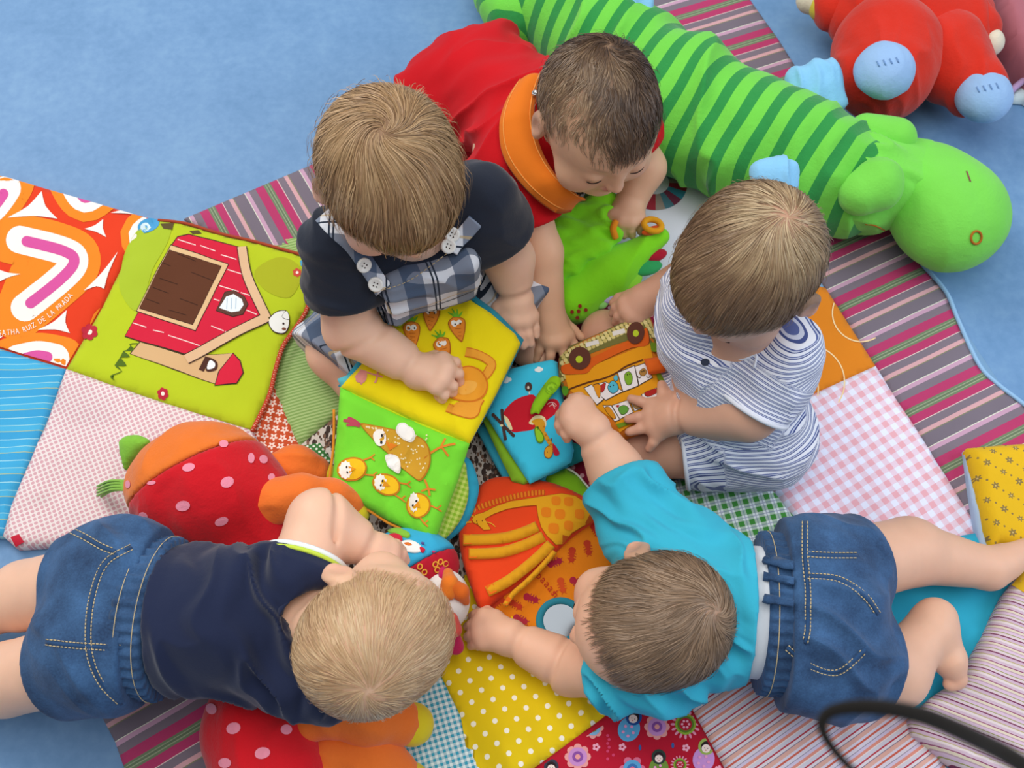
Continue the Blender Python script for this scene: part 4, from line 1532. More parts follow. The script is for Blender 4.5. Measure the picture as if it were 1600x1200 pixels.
        p = L(-rx * .42, 0)
        zig = []
        for i in range(20):
            th = i * 2 * math.pi / 20
            rr = (.50 if i % 2 else .42)
            zig.append((p[0] + rx * rr * .9 * math.cos(th), p[1] + ry * rr * 1.6 * math.sin(th)))
        sh.append((K(zig), '#efece4', 3))
        for s2 in (-1, 1):
            q = L(-rx * .30, s2 * ry * .22)
            sh.append((K(ellipse(q[0], q[1], 4, 6, a, 8)), '#241c18', 4))
        sh.append((K([L(-rx * .18, -ry * .3), L(rx * .28, 0), L(-rx * .18, ry * .3)]), '#e0921c', 4))
        grn.decal('chick_applique', sh, pg, .010, lift=.0012, step=.0004)
counting_book()

# ---- blue aeroplane book
def plane_book():
    t = thing('cloth_book', P(830, 680, 0), 'sky blue cloth book with a red aeroplane on the cover', 'book')
    K = crop(700, 540, .21667)
    top = Slab([(792, 578), (826, 569), (862, 562), (871, 566), (877, 600), (886, 660), (897, 704), (893, 722), (850, 745), (828, 756), (791, 700), (757, 645), (774, 610)], None, [(792, 578, .078), (870, 564, .078), (828, 756, .052)], .008, .012, .0018, .05, None, .003, 4)
    tp = top.build('cover', plain('#3ec6ea'), t, .008)
    bot = Slab([(745, 672), (757, 660), (800, 640), (886, 660), (900, 708), (896, 724), (850, 755), (815, 774), (806, 778), (798, 768), (770, 720)], None, [(745, 672, .030), (806, 778, .016), (896, 724, .020)], .008, .010, .001, .05, None, .003, 2)
    bot.build('back_cover', plain('#3cb6d6'), t, .010)
    for i, (c, dz) in enumerate((('#5f9a1c', .014), ('#86b82a', .024))):
        g = Slab([(751, 650), (790, 620), (880, 660), (885, 705), (848, 745), (824 - i * 6, 757), (804 - i * 4, 752), (780, 712)], None, [(751, 650, .030 + dz), (820, 757, .018 + dz), (885, 705, .028 + dz)], .006, .008, .001, .05, None, .002, 3)
        g.build('inner_page', plain(c), t, .010)
    Slab([(870, 680), (905, 695), (919, 708), (915, 718), (892, 728), (860, 735)], None, [(870, 680, .030), (919, 708, .030), (892, 728, .022)], .006, .008, .001, .05, None, .002, 3).build('teal_page', plain('#1f9098'), t, .010)
    RD, BRN = '#c8182c', '#4d3530'
    cloud = lambda x, y, s: [(K(ellipse(x + dx * s, y + dy * s, r * s, r * s * .8, 0, 12)), '#eef2f4', 0) for dx, dy, r in ((-22, 5, 20), (0, -10, 22), (22, 0, 20), (0, 12, 20))]
    top.decal('cloud_print', cloud(416, 258, 1.0), tp, .012)
    top.decal('cloud_print', cloud(652, 188, .75), tp, .012)
    sh = [(K(smooth([(398, 500), (440, 440), (490, 400), (550, 378), (615, 370), (655, 430), (700, 415), (745, 398), (785, 408), (800, 445), (775, 500), (720, 545), (660, 590), (600, 620), (530, 630), (465, 634), (425, 580)], 4)), RD, 0),
          (K(smooth([(400, 515), (430, 535), (455, 585), (462, 618), (440, 612), (415, 565)], 4)), '#ead9a8', 1),
          (K(smooth([(580, 570), (610, 530), (650, 516), (695, 535), (705, 580), (690, 610), (650, 570), (610, 585)], 4)), '#ead9a8', 1),
          (K(smooth([(600, 560), (650, 540), (690, 560), (695, 620), (670, 660), (640, 640), (625, 590)], 4)), '#d99a20', 2)]
    sh += [(K(band([(685, 640), (715, 690), (740, 730), (755, 775)], 30)), '#d98a1c', 2), (K(band([(685, 640), (715, 690), (740, 730), (755, 775)], 20)), '#e0a42c', 3)]
    for (x, y) in ((700, 660), (720, 695), (738, 725), (690, 600)):
        sh.append((K(ellipse(x, y, 8, 7)), '#c8741c', 4))
    sh += [(K(smooth([(690, 770), (715, 735), (750, 745), (752, 790), (730, 825), (695, 815)], 4)), '#8a4a14', 3), (K(smooth([(694, 772), (716, 740), (746, 748), (748, 790), (728, 820), (698, 810)], 4)), '#e6a82a', 4),
           (K(smooth([(750, 720), (775, 740), (800, 785), (785, 805), (760, 795)], 4)), '#c01e38', 4), (K(ellipse(712, 780, 3, 4)), BRN, 5), (K(smooth([(735, 690), (745, 680), (742, 705)], 3)), '#7a3a14', 5)]
    sh += [(K(smooth([(618, 620), (640, 600), (680, 650), (690, 690), (665, 718), (635, 700)], 4)), '#5d8f1c', 5), (K(smooth([(626, 625), (642, 612), (674, 655), (682, 690), (662, 708), (640, 694)], 4)), '#96cf2a', 6), (K(ellipse(645, 610, 6, 12, 0)), '#3a5a1c', 6)]
    sh += [(K(band([(578, 315), (585, 365)], 9)), '#e4dccb', 0), (K(ellipse(578, 312, 26, 34)), BRN, 1), (K(ellipse(576, 318, 8, 12)), '#d9d2c6', 2)]
    for (x, y) in ((325, 510), (388, 480), (470, 660), (412, 682)):
        sh.append((K(band([(395, 585), (x, y)], 22)), BRN, 1))
        sh.append((K(ellipse(x, y, 12, 12)), BRN, 1))
    sh.append((K(ellipse(385, 588, 12, 8)), '#ead9a8', 3))
    for pth in ([(712, 440), (735, 425), (765, 432), (778, 450)], [(725, 455), (750, 440), (770, 455)], [(745, 420), (755, 445), (765, 470)]):
        sh.append((K(band(pth, 4)), '#f0dada', 2))
    top.decal('aeroplane_print', sh, tp, .012, step=.0003, label='red aeroplane with brown propeller and a giraffe leaning out')
    # the wing is a loose felt flap
    wing = Slab(K(smooth([(595, 490), (605, 430), (640, 360), (690, 285), (740, 228), (780, 218), (810, 240), (806, 285), (770, 330), (715, 395), (665, 470), (655, 490), (630, 482)], 4)), None, [(826, 640, .088), (870, 592, .098), (835, 605, .092)], .003, .005, 0, .03, None, .002, 1)
    wg = wing.build('wing_flap', plain('#8fc81e'), t, .007)
    wing.decal('wing_ring', [(K(ellipse(745, 312, 48, 42, -40)), '#7ab01c', 0), (K(ellipse(745, 312, 28, 26, -40)), '#9ad02a', 1), (K(ellipse(745, 314, 13, 12)), '#7ab01c', 2)], wg, .02)
plane_book()

# ---- bus book
def bus_book():
    t = thing('cloth_book', P(970, 590, 0), 'cloth book showing an orange bus full of animals on the lap of the romper baby', 'book')
    K = crop(860, 480, .2)
    s = Slab([(873, 560), (890, 542), (950, 516), (1004, 490), (1014, 491), (1020, 505), (1034, 550), (1047, 600), (1054, 640), (1010, 672), (970, 687), (930, 665), (890, 630), (873, 595)], None, [(873, 570, .086), (1010, 491, .106), (1050, 640, .108)], .010, .012, .0018, .045, None, .006, 8)
    o = s.build('page', plain('#c9701c'), t, .008)
    inside = [(875, 561), (891, 544), (1004, 492), (1013, 493), (1033, 550), (1046, 600), (1052, 640), (1010, 670), (970, 685), (930, 663), (891, 629), (875, 595)]
    # cobbled road
    sh = [(K([(60, 380), (160, 310), (740, 55), (790, 70), (850, 330), (780, 330), (760, 190), (610, 290), (330, 390), (130, 560), (100, 640), (60, 600)]), '#6e6a34', 0)]
    for i in range(24):
        for j in range(7):
            u, w = 95 + i * 31, 0
            x = u + (j % 2) * 14
            y = 395 - (x - 90) * .47 + j * 32
            if (j < 3 or x < 150 or x > 745) and y > 60 and x < 850 and (x < 790 or y > 100) and (y < 420 or x < 150) and (x < 740 or y < 345):
                sh.append((K(smooth([(x - 16, y - 9), (x + 8, y - 17), (x + 16, y + 7), (x - 8, y + 15)], 2)), ['#cfc07a', '#bfb068', '#d8ca8c'][(i + j) % 3], 1))
    for (x, y, l, h) in ((335, 315, 100, 34), (540, 230, 95, 34), (700, 110, 80, 30)):
        sh.append((K(band([(x - l / 2, y + l * .14), (x + l / 2, y - l * .14)], h)), '#d9d4cf', 2))
    s.decal('road_print', sh, o, .012, clip_to=inside, label='cobblestones printed above the bus')
    # bus
    sh = []
    body = smooth([(85, 490), (150, 470), (320, 430), (470, 360), (600, 300), (700, 290), (750, 190), (775, 240), (770, 330), (640, 350), (480, 420), (350, 490), (300, 545), (220, 555), (110, 550)], 3)
    sh.append((K([(118, 540), (330, 490), (780, 310), (850, 640), (880, 800), (545, 1000), (500, 905), (150, 670)]), '#dd9512', 0))
    sh.append((K(body), '#5d3010', 1))
    sh.append((K(body * .985 + np.array([6, 6])), '#cf5a14', 2))
    sh.append((K(band([(150, 670), (300, 620), (420, 590), (520, 545), (600, 490), (730, 440)], 14)), '#5d3010', 2))
    for win in ([(275, 665), (330, 640), (420, 750), (370, 790)], [(350, 640), (440, 620), (570, 690), (440, 755), (395, 720)], [(535, 545), (660, 490), (690, 640), (575, 690)], [(668, 495), (740, 470), (800, 580), (700, 635)], [(420, 800), (480, 800), (545, 905), (510, 920)], [(490, 800), (610, 760), (650, 850), (550, 900)], [(630, 760), (730, 720), (770, 800), (665, 840)], [(720, 715), (830, 665), (850, 730), (760, 770)]):
        cw = np.mean(win, axis=0)
        sh.append((K([cw + (np.array(q) - cw) * 1.10 for q in win]), '#4a3a30', 3))
        sh.append((K(win), '#e6e0e2', 4))
    for p, c in (([(455, 650), (490, 605), (530, 630), (540, 680), (500, 710), (465, 690)], '#4fb0c8'), ([(500, 580), (525, 560), (535, 600), (510, 610)], '#4fb0c8'), ([(585, 555), (620, 530), (648, 570), (640, 630), (605, 640), (585, 600)], '#7aa82c'), ([(700, 530), (735, 505), (760, 540), (735, 570), (705, 560)], '#a5793a'),
                 ([(345, 640), (400, 640), (395, 740), (370, 720)], '#dd8f1c'), ([(395, 650), (440, 625), (430, 680), (405, 700)], '#b02c2a'), ([(535, 820), (580, 795), (620, 820), (600, 860), (560, 870)], '#5f9a3a'), ([(515, 800), (545, 795), (535, 815)], '#b02c2a'), ([(430, 820), (470, 810), (520, 890), (490, 900)], '#cf8a1c'), ([(650, 790), (690, 770), (715, 815), (670, 825)], '#c9a86a'), ([(740, 700), (830, 668), (840, 700), (765, 735)], '#a82420')):
        sh.append((K(smooth(np.array(p) , 3)), '#3a2a20', 5))
        cw = np.mean(p, axis=0)
        sh.append((K(smooth([cw + (np.array(q) - cw) * .9 for q in p], 3)), c, 6))
    for (x, y) in ((475, 655), (500, 645), (608, 560), (625, 555), (720, 535), (735, 530)):
        sh.append((K(ellipse(x, y, 5, 6, 0, 8)), '#2a2018', 7))
    for (x, y) in ((770, 570), (700, 570)):
        sh.append((K(ring(x, y, 10, 16, 0, 200, 10)), '#4a2c18', 6))
    s.decal('bus_print', sh, o, .012, clip_to=inside, step=.0002, lift=.0010, label='orange bus with animals at the windows')
    s.decal('wheel_print', [(K(ellipse(240, 435, 85, 88)), '#5a3226', 0), (K(ellipse(235, 445, 27, 27)), '#b0c42a', 1)], o, .012, lift=.0030)
    s.decal('wheel_print', [(K(ellipse(672, 240, 68, 86, 10)), '#5a3226', 0), (K(ellipse(674, 244, 23, 26)), '#b0c42a', 1)], o, .012, lift=.0030)
    for gp in [(K(smooth([(790, 320), (840, 320), (860, 370), (800, 385)], 3)), '#6f8f1c', 0), (K([(830, 520), (870, 560), (940, 690), (920, 690), (840, 590)]), '#6f8f1c', 0), (K([(520, 945), (720, 895), (740, 905), (540, 975)]), '#6a8a1c', 0), (K(smooth([(95, 640), (140, 650), (150, 690), (110, 710)], 3)), '#4f8a1c', 0)]:
        s.decal('grass_print', [gp], o, .012, lift=.0032)
    tab = Slab(K([(728, 402), (870, 388), (905, 470), (890, 500), (765, 518)]), None, [(1006, 560, .124), (1036, 558, .130), (1013, 583, .124)], .005, .006, .001, .03, None, .004, 2)
    tab.build('ribbon_tab', plain('#d9601a'), t, .006)
bus_book()

# ---- giraffe activity panel
def giraffe_panel():
    t = thing('activity_panel', P(850, 880, 0), 'orange cloth activity panel with giraffe flap, ant print and round mirror', 'cloth toy')
    K = crop(700, 740, .23333)
    base = Slab([(745, 935), (770, 958), (803, 977), (850, 1000), (905, 1016), (945, 985), (965, 860), (940, 800), (860, 800), (780, 850)], .016, None, .007, .012, .003, .06, None, .012, 2)
    b = base.build('ant_page', plain('#dd7d14'), t, .009)
    lime = Slab([(850, 745), (884, 732), (905, 745), (936, 786), (944, 806), (930, 806), (880, 790)], .022, None, .006, .010, .002, .05, None, .010, 6)
    lime.build('lime_page', plain('#7cb81e'), t, .010)
    v, f = tube_mesh([lime.at(x, y, .0005) for x, y in smooth([(886, 733), (905, 746), (937, 786)], 5, False)], .0014, 6)
    mesh_obj('page_edging', v, f, plain('#e4e8d8'), t)
    flap = Slab(smooth([(717, 829), (726, 795), (745, 766), (762, 750), (790, 745), (830, 748), (870, 757), (905, 772), (930, 788), (939, 805), (925, 815), (893, 838), (862, 868), (820, 905), (785, 930), (752, 951), (737, 918), (722, 872)], 3), .030, None, .010, .020, .003, .08, None, .010, 9)
    fl = flap.build('giraffe_flap', plain('#e0431a'), t, .009)
    OU, YE = '#a84a10', '#dc9d18'
    gir = [(160, 325), (185, 295), (240, 280), (320, 240), (420, 205), (560, 185), (650, 170), (760, 152), (850, 165), (910, 205), (955, 270), (965, 330), (900, 365), (830, 410), (770, 480), (720, 492), (660, 440), (620, 380), (600, 310), (590, 238), (500, 245), (400, 262), (310, 295), (250, 325), (290, 395), (240, 400), (200, 365), (170, 350)]
    sh = []
    for i in range(19):
        f_ = i / 18
        x = 215 + f_ * 420
        y = 262 - 100 * math.sin(f_ * 1.45) + 4
        tt = math.radians(-65 - 22 * f_)
        e = (x + 36 * math.cos(math.pi + tt + 2.0) * 0 - 10 * (1 - f_), y - 30)
        sh.append((K(band([(x, y), e], 19)), OU, 0))
        sh.append((K(ellipse(e[0], e[1], 9.5, 9, 0, 10)), OU, 0))
        sh.append((K(band([(x, y), e], 14)), '#dd7a1a', 1))
        sh.append((K(ellipse(e[0], e[1], 7, 7, 0, 10)), '#dd7a1a', 1))
    sh.append((K(gir), OU, 2))
    cg = np.array(gir, float)
    nrm_in = []
    for i in range(len(cg)):
        tv = nrm(cg[(i + 1) % len(cg)] - cg[i - 1])
        nrm_in.append(cg[i] + np.array([-tv[1], tv[0]]) * 4)
    sh.append((K(nrm_in), YE, 3))
    for (x, y, r) in ((722, 207, 26), (806, 212, 27), (656, 283, 28), (748, 295, 29), (878, 292, 27), (705, 388, 30), (806, 367, 26)):
        sh.append((K(smooth([(x - r, y - r), (x + r, y - r * .9), (x + r * .9, y + r), (x - r, y + r * .85)], 3)), '#dc7c14', 4))
    for (x, y) in ((195, 340), (198, 356), (232, 338)):
        sh.append((K(ellipse(x, y, 4, 4, 0, 8)), '#5d2a10', 5))
    for pth in ([(160, 345), (118, 342)], [(175, 310), (140, 290)]):
        sh.append((K(band(pth, 10)), YE, 3))
        sh.append((K(ellipse(pth[1][0], pth[1][1], 14, 15)), YE, 3))
    sh.append((K(band([(235, 340), (290, 355), (318, 378)], 5)), '#e6b030', 4))
    sh.append((K(ellipse(180, 262, 10, 20)), '#e08a3a', 1))
    flap.decal('giraffe_print', sh, fl, .012, step=.0003, label='yellow giraffe bending its neck, with orange mane')
    for pth, w in (([(600, 352), (500, 395), (380, 428), (240, 440), (100, 442)], 84), ([(640, 418), (520, 475), (380, 520), (260, 533), (138, 535)], 82), ([(690, 470), (600, 560), (480, 660), (380, 730), (262, 788)], 82), ([(715, 520), (620, 630), (520, 730), (440, 800), (380, 880)], 40)):
        bd = band(pth, w * .86, 6)
        rb = Slab(K(bd), .0415, None, .004, .006, .001, .04, None, .003, pth[0][0] * .01)
        r = rb.build('ribbon_leg', plain('#d99a1a'), t, .008)
        hoof = band(pth[-2:], w * .80)
        q = np.array(pth[-1], float); d = nrm(np.array(pth[-1], float) - np.array(pth[-2], float)); n2 = np.array([-d[1], d[0]])
        hoof = [q - d * 58 + n2 * w * .40, q - d * 3 + n2 * w * .40, q - d * 3 - n2 * w * .40, q - d * 58 - n2 * w * .40]
        rb.decal('hoof', [(K(hoof), '#dd6a14')], r, .02)
    # ants
    def ant(x, y, a, c):
        ca, sa = math.cos(math.radians(a)), math.sin(math.radians(a))
        L = lambda u, w: (x + u * ca - w * sa, y + u * sa + w * ca)
        o = []
        for u, rx, ry in ((-30, 22, 25), (4, 16, 18), (32, 19, 21)):
            o.append((K(ellipse(*L(u, 0), rx, ry, a, 12)), c, 0))
        for u in (-12, 6, 22):
            for s2 in (-1, 1):
                o.append((K(band([L(u, 0), L(u + 5, s2 * 30)], 6)), c, 0))
        for s2 in (-1, 1):
            o.append((K(band([L(40, 0), L(60, s2 * 16)], 5)), c, 0))
        return o
    sh = []
    for (x, y, a, c) in ((828, 555, 95, '#b8381c'), (935, 505, 80, '#b8381c'), (712, 612, -20, '#a5203a'), (760, 760, 75, '#c84a1c'), (860, 740, 30, '#a5203a'), (555, 845, 20, '#a5203a'), (450, 885, 30, '#b8381c'), (485, 985, 25, '#a8283a'), (330, 870, -30, '#b8381c'), (990, 390, 60, '#b8281c')):
        base.decal('ant_print', ant(x, y, a, c), b, .012)
    base.decal('lettering', [(g, '#b8381c', 0) for g in letters('baaash', [K([(585, 705)])[0], K([(640, 760)])[0], K([(700, 835)])[0]], 17, 1.0)], b, lift=.0014, label='printed word in thin red letters')
    # mirror in a teal rim
    c = base.at(876, 972)
    V, Fc = [], []
    prof = [(.028, .000), (.0275, .0035), (.024, .0045), (.020, .0030), (.0195, .0012)]
    n = 28
    for r, z in prof:
        for i in range(n):
            a = i * 2 * math.pi / n
            V.append(c + np.array([r * math.cos(a) * 1.05, r * math.sin(a), z]))
    for k2 in range(len(prof) - 1):
        for i in range(n):
            j = (i + 1) % n
            Fc.append((k2 * n + i, k2 * n + j, (k2 + 1) * n + j, (k2 + 1) * n + i))
    mesh_obj('mirror_rim', V, Fc, plain('#2a7f94'), t)
    mm = M('mirror_foil', .16, 0, .5)
    mm.color(lin('#62686f')); mm.b.inputs['Metallic'].default_value = 1.0
    mm.bump(mm.noise(18, 2), .15, .003)
    V = [c + np.array([0, 0, .0014])] + [c + np.array([.0198 * math.cos(i * 2 * math.pi / n) * 1.05, .0198 * math.sin(i * 2 * math.pi / n), .0014]) for i in range(n)]
    mesh_obj('mirror', V, [(0, 1 + i, 1 + (i + 1) % n) for i in range(n)], mm.mat, t)
giraffe_panel()

# ---- little printed strip with a red tube, beside the romper baby
def strip_toy():
    t = thing('ribbon_toy', P(1020, 760, 0), 'small printed ribbon toy with red tube end on the green gingham', 'cloth toy')
    a, b, c, d = P(992, 728, .020), P(1024, 758, .022), P(1030, 764, .022), P(1056, 789, .018)
    F = Field(); F.cap(a, b, .012, .013, .01)
    F.disp = lambda p: folds(p, (1, 1, 0), .02, .001, 2.0)
    blob(F, 'printed_strip', fabric('car_print_cloth', leaves('#8fb02c', [('#b02a48', .34), ('#d98a20', .26), ('#e4e0d4', .12)], 70)), t, .0025)
    G = Field(); G.cap(c, d, .0105, .0095, .01)
    G.disp = lambda p: folds(p, (1, -1, 0), .012, .001, 4.0)
    blob(G, 'tube_end', plain('#b83322'), t, .0025)
    for (x, y) in ((1014, 763), (1024, 751)):
        w = F.hit([x], [y], .0006)[0]
        v, f = tube_mesh([w + .0028 * np.array([math.cos(k), math.sin(k), 0]) for k in np.linspace(0, 6.28, 12, endpoint=False)], .0009, 5, True)
        mesh_obj('wheel_print', v, f, plain('#e0dcd8'), t)
strip_toy()

# ---- camera strap hanging into the lower right corner
def strap():
    def S(x, y, dist):
        return CAM_P + nrm(ray(x, y)) * dist
    p = [S(1720, 1290, .30), S(1600, 1196, .32), S(1520, 1152, .34), S(1440, 1118, .355), S(1370, 1105, .365), S(1310, 1108, .37), S(1286, 1124, .372), S(1288, 1148, .374), S(1310, 1180, .375), S(1350, 1222, .37), S(1420, 1300, .36)]
    r = [.0027, .0027, .0027, .0026, .0024, .0021, .0018, .0015, .0014, .0013, .0013]
    q = smooth(p, 6, False)
    rr = np.interp(np.linspace(0, 1, len(q)), np.linspace(0, 1, len(r)), r)
    v, f = tube_mesh(q, rr, 10)
    o = mesh_obj('camera_strap', v, f, plain('#14110f'), None)
    tag(o, 'black camera strap loop hanging at the lower right', 'strap')
strap()
# ------------------------------------------------------------------ people
_m = M('skin', 0.52, 0.04, 0.35)
_c = attr_col(_m)
_n = _m.noise(55, 3)
_h = _m.n('ShaderNodeHueSaturation')
_m.nt.links.new(_c, _h.inputs['Color'])
_m.nt.links.new((_n * 0.12 + 0.94).s, _h.inputs['Value'])
_m.color(_h.outputs[0])
_m.b.inputs['Subsurface Weight'].default_value = 0.18
_m.b.inputs['Subsurface Radius'].default_value = (1.0, 0.42, 0.25)
_m.b.inputs['Subsurface Scale'].default_value = 0.006
_m.bump(_m.noise(420, 2), 0.06, 0.0004)
SKIN = _m.mat
_m = M('baby_hair', 0.42, 0.0, 0.45)
_m.color(attr_col(_m))
HAIR = _m.mat
_m = M('dark_lashes', 0.6)
_m.color(lin('#2a1a14'))
_m.bump(_m.noise(200, 2), 0.1, 0.0003)
LASH = _m.mat

def frame(f, u):
    f = nrm(f)
    u = np.asarray(u, float)
    u = nrm(u - f * (u @ f))
    r = np.cross(f, u)
    return r, f, u

class Head:
    def __init__(s, C, f, u=(0, 0, 1), k=1.0):
        s.C, s.k = np.asarray(C, float), k
        s.r, s.f, s.u = frame(f, u)
        s.R = np.stack([s.r, s.f, s.u])
    def at(s, r, f, u):
        return s.C + s.k * (r * s.r + f * s.f + u * s.u)
    def loc(s, p):
        return (p - s.C) @ s.R.T / s.k
    def add(s, F, neck=None, ears=True):
        k = s.k
        E = lambda c, r, kk, op='u': F.ell(s.at(*c), np.asarray(r) * k, s.R, kk * k, op)
        E((0, 0, 0), (.069, .083, .070), .01)
        E((0, -.020, .006), (.066, .062, .062), .01)
        E((0, .026, -.034), (.056, .052, .056), .02)
        for q in (-1, 1):
            E((q * .034, .052, -.050), (.026, .024, .026), .02)
        E((0, .062, -.078), (.018, .016, .015), .02)
        E((0, .045, -.080), (.030, .026, .016), .02)
        for q in (-1, 1):
            E((q * .027, .090, -.016), (.017, .012, .011), .014, 's')
            E((q * .026, .0665, -.018), (.0145, .0135, .0125), .004)
        F.cap(s.at(0, .080, -.012), s.at(0, .088, -.034), .005 * k, .0075 * k, .010 * k)
        for q in (-1, 1):
            E((q * .0065, .085, -.037), (.005, .005, .0045), .004)
        E((0, .0795, -.0525), (.013, .006, .0042), .005)
        E((0, .0775, -.0600), (.011, .006, .0042), .005)
        E((0, .088, -.0562), (.013, .006, .0011), .002, 's')
        if ears:
            for q in (-1, 1):
                E((q * .071, -.008, -.024), (.0065, .0150, .0215), .006)
                E((q * .0785, -.005, -.022), (.0045, .0090, .0140), .004, 's')
                E((q * .0720, -.004, -.041), (.0050, .0075, .0065), .005)
        if neck is not None:
            F.cap(s.at(0, -.022, -.045), neck, .036 * k, .040 * k, .018)

def lashes(hd, parent):
    for q in (-1, 1):
        t = np.linspace(-1, 1, 9)
        pts = [hd.at(q * .026 + .0115 * a, .0665 + .0127 * math.sqrt(max(0, 1 - (a * .72) ** 2)), -.0245 - .0022 * (1 - a * a)) for a in t]
        v, f = tube_mesh(pts, .0007 * hd.k, 5)
        mesh_obj('eyelashes', v, f, LASH, parent)

def hair_strands(hd, F, v, mask, parent, n, length, cols, width=.00030, crown=(0.0, -.55, .84), swirl=.7, comb=(0, 0, 0), lift=.0016, curl=0.3, seed=1, tone=None):
    """strands that grow from the scalp and lie along it, away from the crown whorl"""
    rng = np.random.default_rng(seed)
    w = mask / mask.sum()
    idx = rng.choice(len(v), n, p=w)
    p = v[idx] + rng.normal(0, .0008, (n, 3))
    crown = nrm(crown)
    L = length * rng.uniform(.6, 1.15, n) * (.45 + .55 * np.clip(mask[idx], 0, 1))
    seg = 5
    lf = lift * rng.uniform(.25, 1.0, n) * np.where(rng.random(n) < .04, 2.6, 1.0)
    tilt = rng.uniform(-.6, .6, n)
    ph = rng.uniform(0, 6.28, n)
    comb = np.asarray(comb, float)
    clump = vnoise(hd.loc(p) * 140 + seed)
    rows = []
    for s in range(seg + 1):
        g = F.grad(p)
        d = F.ev(p, False)
        tgt = lf * min(1.0, .3 + s / 3) + .0004
        p = p - (d - tgt)[:, None] * g
        q = hd.loc(p)
        qn = q / np.maximum(np.linalg.norm(q, axis=1, keepdims=True), 1e-6)
        fl = qn - crown
        gl = g @ hd.R.T
        fl = fl - gl * (fl * gl).sum(1, keepdims=True)
        fl /= np.maximum(np.linalg.norm(fl, axis=1, keepdims=True), 1e-6)
        sw = np.cross(gl, fl)
        near = np.exp(-((qn - crown) ** 2).sum(1) / .35)[:, None]
        fl = fl + swirl * near * sw + comb
        wob = vnoise(q * 22 + seed * 3.1)[:, None] * .30 + vnoise(q * 70 + ph[:, None] * 0.10)[:, None] * curl
        fl = fl + wob * sw
        fl = fl - gl * (fl * gl).sum(1, keepdims=True)
        fl /= np.maximum(np.linalg.norm(fl, axis=1, keepdims=True), 1e-6)
        t = fl @ hd.R
        side = np.cross(g, t)
        side = side * np.cos(tilt)[:, None] + g * np.sin(tilt)[:, None]
        wd = width * (1.0 if s < seg - 1 else (.7 if s == seg - 1 else .15))
        rows.append((p - side * wd, p + side * wd))
        p = p + t * (L / seg)[:, None]
    V = np.stack([np.stack(r, 1) for r in rows], 1)          # n, seg+1, 2, 3
    V = V.reshape(-1, 3)
    b = np.arange(n)[:, None] * (seg + 1) * 2 + np.arange(seg)[None] * 2
    b = b.ravel()
    f = np.stack([b, b + 1, b + 3, b + 2], 1)
    cols = np.array([lin(c) for c in cols])
    t = np.clip(.5 + .20 * clump + .25 * vnoise(hd.loc(v[idx]) * 34 + seed * 1.7) + rng.normal(0, .13, n) + (tone(hd.loc(v[idx])) if tone else 0), 0, .999) * (len(cols) - 1)
    i = t.astype(int)
    fr = (t - i)[:, None]
    c = cols[i] * (1 - fr) + cols[np.minimum(i + 1, len(cols) - 1)] * fr
    C = np.repeat(c, (seg + 1) * 2, axis=0)
    o = mesh_obj('hair', V, f, HAIR, parent, col=C)
    o['kind'] = 'stuff'
    return o

def hair_mask(hd, v, line, soft=.012, noise=.008):
    """1 on the hairy scalp; line(f, r) = hairline height in head units"""
    q = hd.loc(v)
    hgt = line(q[:, 1], np.abs(q[:, 0]))
    w = (q[:, 2] - hgt + noise * vnoise(q * 60)) / soft
    ok = (np.abs(q) < .11).all(1) & (np.linalg.norm(q / np.array([.069, .083, .070]), axis=1) > .9) & (np.linalg.norm(q / np.array([.069, .083, .070]), axis=1) < 1.22)
    return np.clip(w * .5 + .5, 0, 1) * ok

def hairline(f, r):
    front = .020 + .012 * (r / .06) ** 2
    back = -.048
    t = np.clip((f + .03) / .085, 0, 1)
    t = t * t * (3 - 2 * t)
    side = np.where((f > -.03) & (f < .03), -.004, 0)
    return back * (1 - t) + front * t + side * 0

def skin_colour(v, base, flush, pts, mask, hairc, hairw, hd):
    c = np.tile(lin(base), (len(v), 1))
    fl = np.array(lin(flush))
    for p, r, w in pts:
        a = np.exp(-((v - p) ** 2).sum(1) / (r * r))[:, None] * w
        c = c * (1 - a) + fl * a
    lips = [hd.at(0, .084, -.0525), hd.at(.006, .083, -.053), hd.at(-.006, .083, -.053), hd.at(0, .082, -.060)]
    lp = np.array(lin('#b8605c'))
    for p in lips:
        a = np.clip(1.35 - np.linalg.norm(v - p, axis=1) / (.0055 * hd.k), 0, 1)[:, None] * .8
        c = c * (1 - a) + lp * a
    q = hd.loc(v)
    for s in (-1, 1):
        e = np.clip(1.3 - np.linalg.norm((q - np.array([s * .027, .077, .004])) / np.array([.015, .02, .0035]), axis=1), 0, 1)[:, None] * .35
        c = c * (1 - e) + np.array(lin(hairc)) * e
    a = (mask * hairw)[:, None]
    return c * (1 - a) + np.array(lin(hairc)) * a

def hand(F, wrist, fingers, thumb, r=.0060, palm=.0120):
    W = P(*wrist)
    B = [P(*c[0]) for c in fingers]
    for b in B:
        F.cap(W, b, palm * 1.15, palm * .78, .010)
    for i in range(len(B) - 1):
        F.cap(B[i], B[i + 1], palm * .72, palm * .72, .006)
    for c in fingers:
        q = [P(*x) for x in c]
        F.cap(q[0], q[1], r * 1.15, r * 1.04, .0032)
        for a, b in zip(q[1:-1], q[2:]):
            F.cap(a, b, r * 1.04, r * .88, .002)
    q = [P(*x) for x in thumb]
    F.cap(W, q[0], palm, palm * .8, .008)
    F.chain(q, [palm * .72] + [r * 1.12] * (len(q) - 2) + [r * .95], .004)

